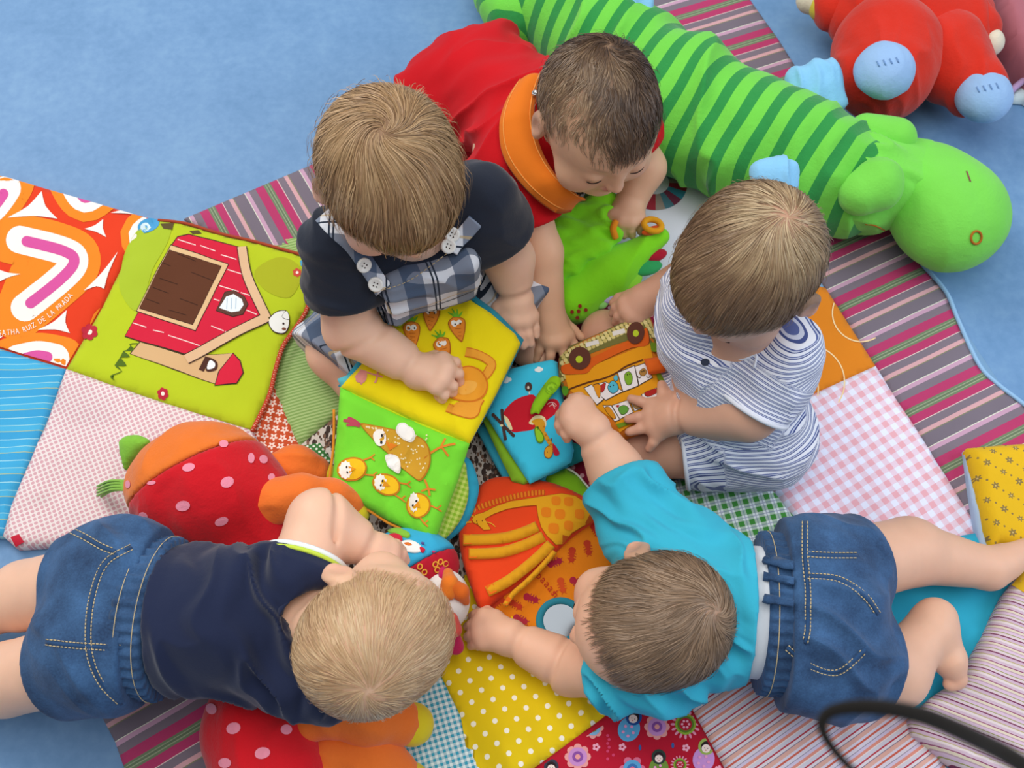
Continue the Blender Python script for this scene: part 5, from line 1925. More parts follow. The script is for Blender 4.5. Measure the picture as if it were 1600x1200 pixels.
def torso(F, sl, sr, hl, hr, chest=.060, waist=.076, pelvis=.068, k=.02, belly=None):
    sl, sr, hl, hr = map(np.asarray, (sl, sr, hl, hr))
    sm, hm = (sl + sr) / 2, (hl + hr) / 2
    ax = nrm(hm - sm)
    F.cap(sl + (sm - sl) * .35 + ax * .035, sr + (sm - sr) * .35 + ax * .035, chest, chest, k)
    F.cap(sm + ax * .07, hm - ax * .03, waist, waist, k)
    F.cap(hl + (hm - hl) * .35, hr + (hm - hr) * .35, pelvis, pelvis, k)
    if belly is not None:
        F.ball(belly[0], belly[1], k)

def flatcap(F, a, b, ra, rb, k=.012):
    """sleeve: a cone that ends flat at b"""
    a, b = np.asarray(a, float), np.asarray(b, float)
    m = max(ra, rb)
    F.ops.append(('f', (a, b, ra, rb), k, 'u', np.minimum(a, b) - m, np.maximum(a, b) + m))
_old_prim = Field.prim
def _prim(kind, a, p):
    if kind == 'f':
        A, B, ra, rb = a
        ab = B - A
        L = np.linalg.norm(ab)
        t = ((p - A) @ ab) / (L * L)
        tc = np.clip(t, 0, 1.5)
        d = np.linalg.norm(p - A - np.minimum(tc, 1.5)[:, None] * ab, axis=1) - (ra + (rb - ra) * tc)
        e = (t - 1) * L
        x, y = d + .003, e + .003
        return np.minimum(np.maximum(x, y), 0) + np.sqrt(np.maximum(x, 0) ** 2 + np.maximum(y, 0) ** 2) - .003
    return _old_prim(kind, a, p)
Field.prim = staticmethod(_prim)

def hit_tube(F, px, r, name, m, parent, n=6, lift=0.0, sides=6, seg=5):
    q = smooth(px, seg, False) if len(px) > 2 else np.array([np.asarray(px[0]) + (np.asarray(px[1]) - np.asarray(px[0])) * t for t in np.linspace(0, 1, 8)], float)
    w = F.hit(q[:, 0], q[:, 1], lift)
    for _ in range(2):
        w[1:-1] = w[1:-1] * .5 + (w[:-2] + w[2:]) * .25
    v, f = tube_mesh(w, r, sides)
    return mesh_obj(name, v, f, m, parent)

def hit_dash(F, px, name, m, parent, dash=5.0, gap=3.0, r=.0006, lift=.0006):
    """stitching: short threads along a line on a garment (one part)"""
    q = smooth(px, 10, False) if len(px) > 2 else np.array([np.asarray(px[0]) + (np.asarray(px[1]) - np.asarray(px[0])) * t for t in np.linspace(0, 1, 24)], float)
    s = np.r_[0, np.cumsum(np.linalg.norm(np.diff(q, axis=0), axis=1))]
    parts = []
    x = 0.0
    A, B = [], []
    while x + dash < s[-1]:
        A.append([np.interp(x, s, q[:, 0]), np.interp(x, s, q[:, 1])])
        B.append([np.interp(x + dash, s, q[:, 0]), np.interp(x + dash, s, q[:, 1])])
        x += dash + gap
    A, B = np.array(A), np.array(B)
    wa, wb = F.hit(A[:, 0], A[:, 1], lift), F.hit(B[:, 0], B[:, 1], lift)
    for a, b in zip(wa, wb):
        if np.linalg.norm(a - b) < .03:
            parts.append(tube_mesh([a, b], r, 4))
    v, f = join(parts)
    o = mesh_obj(name, v, f, m, parent)
    o['kind'] = 'stuff'
    return o

def hit_sheet(F, poly, name, m, parent, lift=.002, cell=8.0, col=None, uvdir=None):
    """a cloth piece lying on a garment: outline in picture positions"""
    v2, f, e = dense(np.asarray(poly, float), cell)
    w = F.hit(v2[:, 0], v2[:, 1], 0.0)
    g = F.grad(w)
    f = [q[::-1] for q in f]
    top = w + g * lift
    bot = w - g * .002
    bi = sorted({i for ed in e for i in ed})
    m2 = {i: len(w) + k for k, i in enumerate(bi)}
    V = np.vstack([top, bot[bi]])
    Fc = f + [(b, m2[b], m2[a], a) for a, b in e]
    c = None if col is None else np.tile(lin(col), (len(V), 1))
    return mesh_obj(name, V, Fc, m, parent, col=c, uvw=V)

def garment(F, name, m, parent, h=.0025, uvw=None, rl=2):
    v, f = solid(F, h, rl)
    return mesh_obj(name, v, f, m, parent, uvw=(uvw(v) if uvw else v))

def person(F, hd, label, base, flush, hair, pts, group=None):
    v, f = surface(F, .0021)
    v = relax(v, f, 1, .4)
    mask = hair_mask(hd, v, hair.get('line', hairline), hair.get('soft', .014))
    if 'thin' in hair:
        mask = mask * hair['thin'](hd.loc(v))
    pts = list(pts) + [(hd.at(.036, .07, -.046), .022, .35), (hd.at(-.036, .07, -.046), .022, .35), (hd.at(0, .092, -.034), .008, .3),
                       (hd.at(.073, -.006, -.024), .02, .35), (hd.at(-.073, -.006, -.024), .02, .35)]
    c = skin_colour(v, base, flush, pts, mask, hair['base'], hair['w'], hd)
    o = mesh_obj('person', v, f, SKIN, None, col=c)
    tag(o, label, 'person', group)
    hs = Field()
    hd.add(hs, None, ears=False)
    hs.ops = hs.ops[:5]
    hair_strands(hd, hs, v, mask + 1e-9, o, hair['n'], hair['len'], hair['cols'], **hair.get('kw', {}))
    lashes(hd, o)
    return o
navy = fabric('navy_jersey', lin('#1c2230'), .9, .2, .12, 700, .3)
def plaid(m):
    x, y, z = m.coord()
    s = .058
    def band_(t, a, w):
        return ((t / s).fr() - a).ab().lt(w)
    o = lin('#d9dde6')
    o = m.mix(band_(x, .25, .19) * .75, o, lin('#3a5070'))
    o = m.mix(band_(y, .25, .19) * .75, o, lin('#314866'))
    o = m.mix(band_(x, .62, .018).mx(band_(x, .70, .018)), o, lin('#2a3444'))
    o = m.mix(band_(y, .66, .018), o, lin('#2a3444'))
    o = m.mix(band_(y, .82, .02) * .7, o, lin('#c0a878'))
    return o
plaid_mat = fabric('plaid_cotton', plaid)

def denim(name, c0, c1):
    def go(m):
        a = m.noise(22, 4, .6)
        b = m.noise(500, 2)
        return m.ramp(a * .75 + b * .25, [(.3, lin(c0)), (.7, lin(c1))], 'LINEAR')
    return fabric(name, go, .85, .1, .1, 1100, .45)
denim_a = denim('denim', '#1d3150', '#3f6490')
thread = plain('#c9b48a')
white_btn = plain('#ecebe6', 'plastic')
metal_mat = M('snap_metal', .3, 0, .5)
metal_mat.color(lin('#b8b8bc')); metal_mat.b.inputs['Metallic'].default_value = .9; metal_mat.bump(metal_mat.noise(100), .05, .0003)
metal_mat = metal_mat.mat

def button(center, n, r, m, parent, holes=True):
    n = nrm(n)
    a = nrm(np.cross(n, (0.3, 1, 0.1)))
    b = np.cross(n, a)
    t = np.linspace(0, 2 * math.pi, 20, endpoint=False)
    prof = [(0, .0014), (.55, .0012), (.7, .0020), (.92, .0022), (1.0, .0012), (1.0, -.001)]
    V, Fc = [], []
    V.append(center + n * prof[0][1])
    for (q, z) in prof[1:]:
        for x in t:
            V.append(center + a * math.cos(x) * r * q + b * math.sin(x) * r * q + n * z)
    for i in range(20):
        Fc.append((0, 1 + i, 1 + (i + 1) % 20))
    for k in range(len(prof) - 2):
        for i in range(20):
            j = (i + 1) % 20
            Fc.append((1 + k * 20 + i, 1 + (k + 1) * 20 + i, 1 + (k + 1) * 20 + j, 1 + k * 20 + j))
    o = mesh_obj('button', V, Fc, m, parent)
    if holes:
        parts = []
        for s in (-1, 1):
            for u in (-1, 1):
                c = center + a * s * r * .22 + b * u * r * .22 + n * .0013
                parts.append(tube_mesh([c, c + n * .0004], r * .1, 6))
        v, f = join(parts)
        h = mesh_obj('buttonholes', v, f, LASH, o)
        h['kind'] = 'stuff'
    return o

def waistband(c, ax, r, ln, m, parent, ruffles=38, squash=1.0):
    """gathered elastic waistband: a ruffled ring round the body axis"""
    e1 = nrm(np.cross(ax, (0, 0, 1)))
    e2 = np.cross(e1, ax)
    n, k = ruffles * 8, 7
    V = []
    rg = np.random.default_rng(int(r * 1e5))
    ph = np.interp(np.arange(n), np.linspace(0, n, ruffles + 1), rg.normal(0, .5, ruffles + 1))
    am = np.interp(np.arange(n), np.linspace(0, n, ruffles + 1), rg.uniform(.5, 1.3, ruffles + 1))
    for j in range(k + 2):
        t = np.clip((j - 1) / (k - 1), 0, 1)
        for i in range(n):
            a = 2 * math.pi * i / n
            rr = r + .0016 * am[i] * math.sin(ruffles * a + ph[i]) + .0016 * math.sin(math.pi * t * 2) ** 2
            if j in (0, k + 1):
                rr = r * .76
            V.append(c + ax * (t - .5) * ln + rr * (e1 * math.cos(a) + e2 * math.sin(a) * squash))
    F_ = []
    for j in range(k + 1):
        for i in range(n):
            i2 = (i + 1) % n
            F_.append((j * n + i, (j + 1) * n + i, (j + 1) * n + i2, j * n + i2))
    o = mesh_obj('waistband', V, F_, m, parent)
    for t in (-.28, .28):
        v, f = tube_mesh([c + ax * t * ln + (r + .0026) * (e1 * math.cos(a) + e2 * math.sin(a) * squash) for a in np.linspace(0, 2 * math.pi, 90, endpoint=False)], .0005, 4, True)
        mesh_obj('stitching', v, f, thread, parent)
    return o

# ---- 1: navy T-shirt and plaid dungarees, yellow book on the lap
def baby_one():
    hd = Head(P(611, 268, .385), (.36, -.70, -.60), (.05, 0, 1), 1.0)
    sl, sr = P(756, 318, .262), P(528, 392, .262)
    hm = np.array([-.108, .122, .078])
    dx = nrm(np.array([sl[0] - sr[0], sl[1] - sr[1], 0]))
    hl, hr = hm + dx * .045, hm - dx * .045
    el, er = P(795, 405, .165), P(548, 512, .165)
    wl, wr = P(806, 462, .125), P(655, 580, .142)
    F = Field()
    torso(F, sl, sr, hl, hr, .054, .064, .056)
    hd.add(F, (sl + sr) / 2 + np.array([0, 0, .005]))
    F.chain([sl, el], [.032, .030], .016)
    F.chain([el, wl], [.031, .0215], .010)
    F.chain([sr, er], [.032, .032], .016)
    F.chain([er, wr], [.032, .0225], .010)
    # left hand, palm down, fingers together
    hand(F, (806, 462, .125), [[(790, 498, .112), (797, 520, .104), (805, 536, .095)], [(806, 503, .114), (811, 525, .105), (818, 541, .095)],
                               [(820, 502, .112), (826, 523, .104), (830, 537, .095)], [(830, 494, .108), (836, 512, .100), (838, 524, .094)]],
         [(779, 482, .115), (775, 500, .106), (778, 513, .100)])
    # right hand, fist on the page
    hand(F, (655, 580, .142), [[(692, 562, .156), (712, 566, .150), (716, 578, .136), (706, 584, .128)], [(698, 576, .158), (717, 584, .150), (718, 596, .136), (706, 600, .128)],
                               [(692, 592, .156), (708, 603, .148), (707, 613, .135), (697, 612, .128)], [(682, 604, .151), (694, 617, .143), (691, 623, .132), (684, 619, .127)]],
         [(680, 560, .140), (700, 566, .128), (712, 574, .122)])
    F.crease(wr + (er - wr) * .12, er - wr, .0235); F.crease(er + (wr - er) * .18, (wr - er) + (er - sr), .033); F.crease(wl + (el - wl) * .12, el - wl, .0230)
    kl, kr = P(775, 452, .072), P(528, 548, .066)
    F.chain([hl, kl], [.050, .040], .02)
    F.chain([kl, P(828, 545, .035)], [.036, .025], .01)
    F.chain([P(828, 545, .035), P(842, 560, .035)], [.020, .014], .01)
    F.chain([hr, kr], [.050, .040], .02)
    F.chain([kr, P(585, 640, .030)], [.036, .024], .01)
    F.chain([P(585, 640, .030), P(600, 665, .03)], [.018, .012], .01)
    o = person(F, hd, 'baby in navy T-shirt and plaid dungarees with a fist on the yellow book page', '#e9bda3', '#dc8f7d',
               dict(base='#80603f', w=.9, n=18000, len=.046, cols=['#5a4028', '#7a5a3c', '#957250', '#ab8a62', '#bf9f78'], soft=.02,
                    kw=dict(seed=3, crown=(.1, -.5, .86), comb=(.25, .30, -.05), lift=.0045, curl=.25, swirl=1.1, tone=lambda q: np.clip(.12 - q[:, 1] * 3.2, -.4, .3))),
               [(P(716, 590, .14), .012, .35), (P(805, 530, .1), .015, .3), (er, .02, .2)])
    # T-shirt
    S = Field()
    torso(S, sl, sr, hl, hr, .062, .070, .055)
    a = nrm(el - sl); b = nrm(er - sr)
    flatcap(S, sl - a * .01, sl + a * .052, .042, .047, .02)
    flatcap(S, sr - b * .01, sr + b * .058, .042, .048, .02)
    S.disp = lambda p: folds(p, (.4, .2, 1), .022, .0030, 1.0)
    S.cap((sl + sr) / 2 + np.array([.005, -.015, .03]), hd.at(0, -.02, -.05), .043, .043, .004, 's')
    ts = garment(S, 't_shirt', navy, o)
    # dungarees
    D = Field()
    torso(D, sl, sr, hl, hr, .010, .076, .074)
    D.ops = D.ops[1:]
    fwd = nrm(np.array([dx[1], -dx[0], 0]))
    ch = (sl + sr) / 2 - np.array([0, 0, .045])
    D.box(ch + fwd * .054, (.058, .016, .042), np.stack([dx, fwd, (0, 0, 1)]), .014, .02)
    D.cap(ch - fwd * .03 - np.array([0, 0, .03]), hm - fwd * .01, .052, .07, .02)
    ka, kb = nrm(kl - hl), nrm(kr - hr)
    flatcap(D, hl, hl + ka * .125, .060, .060, .02)
    flatcap(D, hr, kr + kb * .022, .060, .058, .02)
    D.disp = lambda p: folds(p, (.2, .3, 1), .026, .0045, 4.0)
    dg = garment(D, 'dungarees', plaid_mat, o, uvw=lambda v: np.c_[v @ dx, v @ (0.3 * fwd + np.array([0, 0, .95])) + (v @ fwd) * .7, v[:, 2]])
    U = Field()
    U.ops = S.ops[:-1] + D.ops
    # straps over the shoulders with buttons
    for (pts, w) in (([(505, 338), (525, 360), (552, 385), (585, 432), (600, 452)], 27), ([(742, 345), (728, 362), (712, 380), (704, 392)], 24)):
        st = hit_sheet(U, band(pts, w, 6), 'strap', plaid_mat, dg, .003, 7)
    for (x, y) in ((567, 413), (588, 443), (706, 366), (700, 385)):
        c = U.hit([x], [y])
        button(c[0] + U.grad(c)[0] * .0035, U.grad(c)[0], .0085, white_btn, dg)
    hit_dash(U, [(590, 455), (640, 438), (700, 395)], 'stitching', thread, dg)
    return o

# ---- 2: red T-shirt with orange bandana bib
def baby_two():
    hd = Head(P(938, 170, .330), (.30, -.88, -.28), (.05, .1, 1), .94)
    sr, sl = P(806, 268, .205), P(962, 175, .205)
    hm = P(735, 140, .095)
    dx = nrm(np.array([sl[0] - sr[0], sl[1] - sr[1], 0]))
    hl, hr = hm + dx * .045, hm - dx * .045
    er, el = P(843, 395, .130), P(1006, 262, .125)
    wr, wl = P(858, 492, .075), P(985, 318, .098)
    F = Field()
    torso(F, sl, sr, hl, hr, .058, .070, .062)
    hd.add(F, (sl + sr) / 2 + np.array([.01, -.01, .02]))
    F.chain([sr, er], [.031, .028], .016)
    F.chain([er, wr], [.029, .0205], .010)
    F.chain([sl, el], [.031, .028], .016)
    F.chain([el, wl], [.028, .020], .010)
    hand(F, (858, 492, .075), [[(848, 528, .062), (842, 548, .054), (838, 562, .046)], [(862, 535, .064), (860, 556, .056), (858, 572, .047)],
                               [(876, 534, .064), (882, 556, .056), (886, 573, .047)], [(886, 524, .062), (899, 541, .055), (906, 551, .048)]],
         [(876, 500, .062), (895, 516, .054), (908, 527, .050)])
    # (the thumb side spreads to the right)
    hand(F, (985, 318, .098), [[(958, 338, .100), (956, 352, .090), (960, 362, .080)], [(972, 345, .103), (971, 358, .094), (975, 368, .083)],
                               [(985, 346, .103), (986, 359, .094), (988, 368, .083)], [(997, 341, .100), (1001, 353, .092), (1001, 362, .083)]],
         [(966, 326, .094), (955, 342, .084), (954, 358, .078)])
    # kneeling, legs folded beneath
    for s, h in ((1, hl), (-1, hr)):
        k = h + np.array([.075, -.105, -.040])
        F.chain([h, k], [.046, .038], .02)
        F.chain([k, h + np.array([-.005 + .01 * s, .02, -.062])], [.034, .024], .01)
    o = person(F, hd, 'baby in red T-shirt and orange bandana bib leaning over the green crocodile', '#dcae8e', '#cf8a72',
               dict(base='#5a4634', w=.82, n=13000, len=.020, cols=['#36261c', '#4a3628', '#5e4836', '#7a624a', '#9a8064'], soft=.018, line=lambda f, r: hairline(f, r) + .010 * np.clip(f / .05, 0, 1),
                    thin=lambda q: np.clip(.95 - .75 * np.clip((q[:, 0] - .005) / .05, 0, 1) * np.clip((q[:, 1] + .05) / .06, 0, 1), .3, 1),
                    kw=dict(seed=5, crown=(-.15, -.6, .78), lift=.0028, curl=.7, swirl=.9, tone=lambda q: np.clip(q[:, 0] * 5, -.3, .4))),
               [(P(880, 565, .05), .02, .3)])
    S = Field()
    torso(S, sl, sr, hl, hr, .066, .081, .080)
    a, b = nrm(er - sr), nrm(el - sl)
    flatcap(S, sr - a * .01, sr + a * .064, .044, .045, .02)
    flatcap(S, sl - b * .01, sl + b * .055, .044, .045, .02)
    S.disp = lambda p: folds(p, (-.5, .6, .5), .028, .0075, 2.0)
    garment(S, 't_shirt', fabric('red_jersey', lin('#bd0c18'), .9, .04, .1, 700, .3), o)
    Q = Field()
    for s, h in ((1, hl), (-1, hr)):
        k = h + np.array([.075, -.105, -.040])
        flatcap(Q, h, h + (k - h) * .85, .054, .048, .02)
    torso(Q, (sl + hl * 3) / 4, (sr + hr * 3) / 4, hl, hr, .03, .04, .070)
    garment(Q, 'shorts', fabric('red_cotton', lin('#9e1220')), o, .0035)
    # bib: a curved band of doubled cloth
    inner = smooth([(848, 118), (838, 150), (835, 190), (846, 235), (868, 274), (900, 304), (915, 312)], 6, False)
    outer = smooth([(808, 130), (790, 160), (780, 200), (788, 248), (822, 296), (866, 330), (892, 330)], 6, False)
    U = Field(); U.ops = S.ops; U.disp = S.disp
    n = len(inner)
    zi = np.interp(np.linspace(0, 1, n), [0, .3, .7, 1], [.270, .275, .255, .225])
    zo = np.interp(np.linspace(0, 1, n), [0, .3, .7, 1], [.262, .268, .238, .190])
    rows = 7
    G = np.zeros((n, rows, 3))
    for i in range(n):
        A, B = P(*inner[i], zi[i]), P(*outer[i], zo[i])
        for j in range(rows):
            t = j / (rows - 1)
            G[i, j] = A + (B - A) * t + np.array([0, 0, .008 * math.sin(math.pi * t)])
    up = G.reshape(-1, 3) + np.array([0, 0, .002])
    dn = G.reshape(-1, 3) - np.array([0, 0, .002])
    V = np.vstack([up, dn]); N = n * rows
    Fc = []
    for i in range(n - 1):
        for j in range(rows - 1):
            a0 = i * rows + j
            q = (a0, a0 + rows, a0 + rows + 1, a0 + 1)
            Fc += [q[::-1], tuple(x + N for x in q)]
    rim = [i * rows for i in range(n)] + [(n - 1) * rows + j for j in range(1, rows)] + [i * rows + rows - 1 for i in range(n - 2, -1, -1)] + [j for j in range(rows - 2, 0, -1)]
    for i in range(len(rim)):
        x, y = rim[i], rim[(i + 1) % len(rim)]
        Fc.append((x, y, y + N, x + N))
    bib = mesh_obj('bib', V, Fc, plain('#d9711a'), o)
    for off in (0.12, .88):
        pts = np.array([G[i, 0] + (G[i, -1] - G[i, 0]) * off for i in range(n)]) + np.array([0, 0, .0055])
        v, f = tube_mesh(pts, .0007, 5)
        mesh_obj('stitching', v, f, plain('#e89a4a'), bib)
    c = P(836, 146, .281)
    button(c, (0, 0, 1), .004, metal_mat, bib, False)
    return o

# ---- 3: striped romper
def baby_three():
    hd = Head(P(1168, 410, .352), (-.62, -.50, -.60), (0, 0, 1), 1.0)
    sl, sr = P(1222, 562, .225), P(1090, 478, .235)
    hm = P(1142, 652, .078)
    dx = nrm(np.array([sl[0] - sr[0], sl[1] - sr[1], 0]))
    hl, hr = hm + dx * .045, hm - dx * .045
    el, er = P(1168, 642, .180), P(1092, 425, .155)
    wl, wr = P(1056, 650, .130), P(1008, 468, .118)
    F = Field()
    torso(F, sl, sr, hl, hr, .056, .072, .064)
    hd.add(F, (sl + sr) / 2 + np.array([0, 0, .01]))
    F.chain([sl, el], [.032, .032], .016)
    F.chain([el, wl], [.034, .0220], .010)
    F.chain([sr, er], [.031, .028], .016)
    F.chain([er, wr], [.028, .0205], .010)
    hand(F, (1056, 650, 0.138), [[(1020, 634, 0.124), (1000, 627, 0.122), (986, 623, 0.118)], [(1017, 650, 0.125), (997, 652, 0.122), (981, 655, 0.118)],
                                [(1019, 665, 0.123), (1000, 670, 0.120), (983, 675, 0.116)], [(1028, 677, 0.119), (1021, 691, 0.114), (1014, 701, 0.106)]],
         [(1040, 626, 0.124), (1036, 612, 0.124), (1034, 601, 0.121)])
    hand(F, (1008, 468, .118), [[(976, 474, .112), (962, 480, .104), (957, 490, .094)], [(980, 486, .112), (966, 494, .104), (961, 503, .094)],
                                [(987, 494, .111), (977, 504, .102), (972, 511, .092)], [(996, 500, .108), (989, 510, .100), (984, 516, .092)]],
         [(985, 464, .108), (968, 466, .100), (958, 473, .094)])
    F.crease(wl + (el - wl) * .12, el - wl, .0232)
    kl, kr = P(1000, 700, .050), P(945, 522, .040)
    F.chain([hl, kl], [.052, .037], .02)
    F.chain([kl, P(985, 610, .03)], [.034, .024], .01)
    F.chain([P(985, 610, .03), P(965, 600, .03)], [.018, .012], .01)
    F.chain([hr, kr], [.046, .030], .02)
    F.chain([kr, P(960, 590, .03)], [.029, .023], .01)
    F.chain([P(960, 590, .03), P(945, 610, .03)], [.018, .012], .01)
    o = person(F, hd, 'baby in blue and white striped romper with a spread hand on the bus book', '#d2a188', '#c47c6e',
               dict(base='#86694f', w=.85, n=17000, len=.030, cols=['#6b523c', '#7d6148', '#8e7254', '#a88e6c', '#c6b08c'], soft=.016,
                    thin=lambda q: np.clip(.35 + np.linalg.norm(q - np.array([-.012, -.064, .042]), axis=1) / .06, .3, 1),
                    kw=dict(seed=8, crown=(-.16, -.76, .60), lift=.0022, curl=.12, swirl=.35, tone=lambda q: np.clip(.42 - np.linalg.norm(q - np.array([-.012, -.064, .042]), axis=1) * 9, -.25, .45))),
               [(P(985, 655, .11), .02, .35), (P(1014, 700, .1), .015, .35), (kl, .03, .2)])
    S = Field()
    torso(S, sl, sr, hl, hr, .061, .074, .068)
    a, b = nrm(el - sl), nrm(er - sr)
    flatcap(S, sl - a * .01, sl + a * .062, .043, .045, .010)
    flatcap(S, sr - b * .01, sr + b * .050, .042, .045, .02)
    ka, kb = nrm(kl - hl), nrm(kr - hr)
    flatcap(S, hl, hl + ka * .095, .062, .056, .02)
    flatcap(S, hr, hr + kb * .07, .054, .047, .02)
    S.disp = lambda p: folds(p, (.1, .2, 1), .022, .0042, 6.0)
    ax = nrm((sl + sr) / 2 - hm)
    def uvw(v):
        ds = np.linalg.norm(np.cross(v - sl, a), axis=1) - .046
        dl = np.linalg.norm(np.cross(v - hl, ka), axis=1) - .058
        t = (v - hm) @ ax + .10 * ((v - hm) @ dx)
        on_s = ((v - sl) @ a > .012) & (ds < .012) & ((v - sl) @ a < .1)
        on_l = ((v - hl) @ ka > .05) & ((v - hl) @ ka < .12) & (v[:, 2] < .13)
        t = np.where(on_s, (v - sl) @ a, t)
        t = np.where(on_l, (v - hl) @ nrm(np.cross(ka, (0, 0, 1))), t)
        t = t + .0012 * vnoise(v * 30)
        return np.c_[t, v[:, 0], v[:, 1]]
    rom = garment(S, 'romper', fabric('striped_jersey', stripes([(.0023, '#e6e8f2'), (.0008, '#44528a'), (.0007, '#c9cfe2'), (.0008, '#5a68a0')]), .9, .2, .06, 700, .3), o, .0024, uvw)
    # placket snaps and cuffs
    U = Field(); U.ops = S.ops; U.disp = S.disp
    hit_tube(U, [(1135, 552), (1160, 562), (1182, 552), (1178, 575)], .0016, 'placket_edge', plain('#dfe2ee'), rom)
    cs = U.hit([1183], [545])
    button(cs[0] + U.grad(cs)[0] * .001, U.grad(cs)[0], .004, metal_mat, rom, False)
    sh = []
    hit_sheet(U, ellipse(1102, 566, 7, 6), 'chest_print', plain('#2f3648'), rom, .0008, 3)
    for i in range(14):
        t = i * .45
    ring_pts = []
    c = hl + ka * .095
    e1 = nrm(np.cross(ka, (0, 0, 1))); e2 = np.cross(ka, e1)
    ring_pts = [c + .0555 * (e1 * math.cos(t) + e2 * math.sin(t)) for t in np.linspace(0, 2 * math.pi, 28, endpoint=False)]
    v, f = tube_mesh(ring_pts, .0028, 6, True)
    mesh_obj('leg_cuff', v, f, plain('#d5d8e2'), rom)
    c = sl + a * .060
    e1 = nrm(np.cross(a, (0, 0, 1))); e2 = np.cross(a, e1)
    v, f = tube_mesh([c + .0455 * (e1 * math.cos(t) + e2 * math.sin(t)) for t in np.linspace(0, 2 * math.pi, 28, endpoint=False)], .0026, 6, True)
    mesh_obj('sleeve_cuff', v, f, plain('#d5d8e2'), rom)
    return o

# ---- 4: navy vest and denim shorts, lying on the red plush
def baby_four():
    hd = Head(P(587, 1000, .232), (.70, .52, -.34), (.45, -.75, 1), .98)
    sl, sr = P(468, 905, .185), P(505, 1060, .165)
    hm = P(180, 960, .155)
    dy = nrm(np.array([sl[0] - sr[0], sl[1] - sr[1], 0]))
    dy = nrm(np.array([.05, 1, 0]))
    hl, hr = hm + dy * .042, hm - dy * .042
    el, wl = P(500, 815, .180), P(583, 862, .150)
    er, wr = P(590, 1085, .07), P(640, 1010, .05)
    F = Field()
    torso(F, sl, sr, hl, hr, .046, .056, .048)
    hd.add(F, (sl + sr) / 2 + np.array([.012, 0, .012]))
    F.chain([sl, el], [.036, .034], .016)
    F.chain([el, wl], [.034, .0225], .010)
    F.chain([sr, er], [.030, .027], .016)
    F.chain([er, wr], [.027, .020], .010)
    hand(F, (583, 862, .150), [[(612, 858, .148), (628, 866, .138), (634, 876, .128)], [(610, 872, .149), (624, 882, .140), (628, 890, .130)],
                               [(604, 884, .146), (615, 893, .137), (618, 899, .128)], [(596, 892, .142), (604, 901, .134), (607, 906, .126)]],
         [(603, 850, .140), (618, 852, .128), (628, 860, .118)])
    hand(F, (640, 1010, .05), [[(655, 995, .045), (662, 985, .038), (666, 976, .032)], [(662, 1000, .045), (670, 990, .038), (675, 982, .032)],
                               [(668, 1007, .045), (677, 999, .038), (682, 991, .032)], [(670, 1014, .043), (680, 1008, .036), (686, 1002, .031)]],
         [(645, 998, .044), (648, 985, .038), (652, 976, .034)])
    F.crease(wl + (el - wl) * .15, el - wl, .0240); F.crease(el + (wl - el) * .12, (wl - el) + .4 * (el - sl), .035)
    kl, kr = P(40, 930, .085), P(10, 1062, .085)
    F.chain([hl, kl], [.043, .039], .02)
    F.chain([kl, P(-110, 985, .045)], [.036, .024], .01)
    F.chain([P(-110, 985, .045), P(-160, 1010, .03)], [.019, .012], .01)
    F.chain([hr, kr], [.043, .040], .02)
    F.chain([kr, P(-140, 1075, .045)], [.037, .024], .01)
    F.chain([P(-140, 1075, .045), P(-190, 1065, .03)], [.019, .012], .01)
    o = person(F, hd, 'fair-haired baby in navy vest and denim shorts lying over the red spotted plush', '#e6b89d', '#d48c7a',
               dict(base='#cda884', w=.5, n=12000, len=.018, cols=['#b08c64', '#c29e76', '#d0b088', '#dcc4a0'], soft=.026,
                    line=lambda f, r: hairline(f, r) + .020 * np.clip((f + .03) / .06, 0, 1),
                    kw=dict(seed=12, crown=(.12, -.62, .72), lift=.0014, curl=.15, swirl=.5, width=.00022)),
               [(P(620, 875, .14), .02, .3), (el, .02, .15)])
    S = Field()
    torso(S, sl, sr, hl, hr, .053, .069, .02)
    S.ops = S.ops[:2]
    sm = (sl + sr) / 2
    ax = nrm(hm - sm)
    S.cap(sm + ax * .06, sm + ax * .20, .069, .073, .02)
    a = nrm(el - sl); b = nrm(er - sr)
    flatcap(S, sl - a * .03, sl + a * .020, .050, .046, .02)
    flatcap(S, sr - b * .02, sr + b * .02, .042, .043, .02)
    S.disp = lambda p: folds(p, (.9, .35, .2), .026, .0100, 9.0, .8)
    S.cut(sm + ax * .152, nrm(ax + np.array([0, -.06, 0])))
    S.cap(P(212, 1014, .245), P(264, 1000, .245), .026, .004, .004, 's')
    S.cap(hd.at(0, -.03, -.03), sm - ax * .012 + np.array([0, 0, .03]), .040, .036, .006, 's')
    ve = garment(S, 'vest', fabric('navy_cotton', lin('#1a2340'), .9, .2, .12, 700, .3), o)
    c = sl + a * .020
    e1 = nrm(np.cross(a, (0, 0, 1))); e2 = np.cross(a, e1)
    for r, w, col, dd in ((.0440, .0034, '#e6ecef', .001), (.0462, .0026, '#c3d84a', -.004)):
        v, f = tube_mesh([c + a * dd + r * (e1 * math.cos(t) + e2 * math.sin(t)) for t in np.linspace(0, 2 * math.pi, 30, endpoint=False)], w, 6, True)
        mesh_obj('armhole_trim', v, f, plain(col), ve)
    # white striped vest tail showing above the shorts
    Wf = Field()
    for q in (-.006, .006):
        Wf.cap(sm + ax * .13 + dy * q, sm + ax * .178 + dy * q, .059, .061, .01)
    garment(Wf, 'undershirt', fabric('white_stripe_jersey', stripes([(.006, '#e8e6e0'), (.002, '#b9c08a'), (.005, '#e8e6e0'), (.0015, '#9aa0b0')])), o, .003, lambda v: np.c_[v @ dy, v[:, 0], v[:, 2]])
    D = Field()
    D.cap(hl + (hm - hl) * .35, hr + (hm - hr) * .35, .069, .069, .02)
    D.cap(sm + ax * .155, hm, .067, .069, .02)
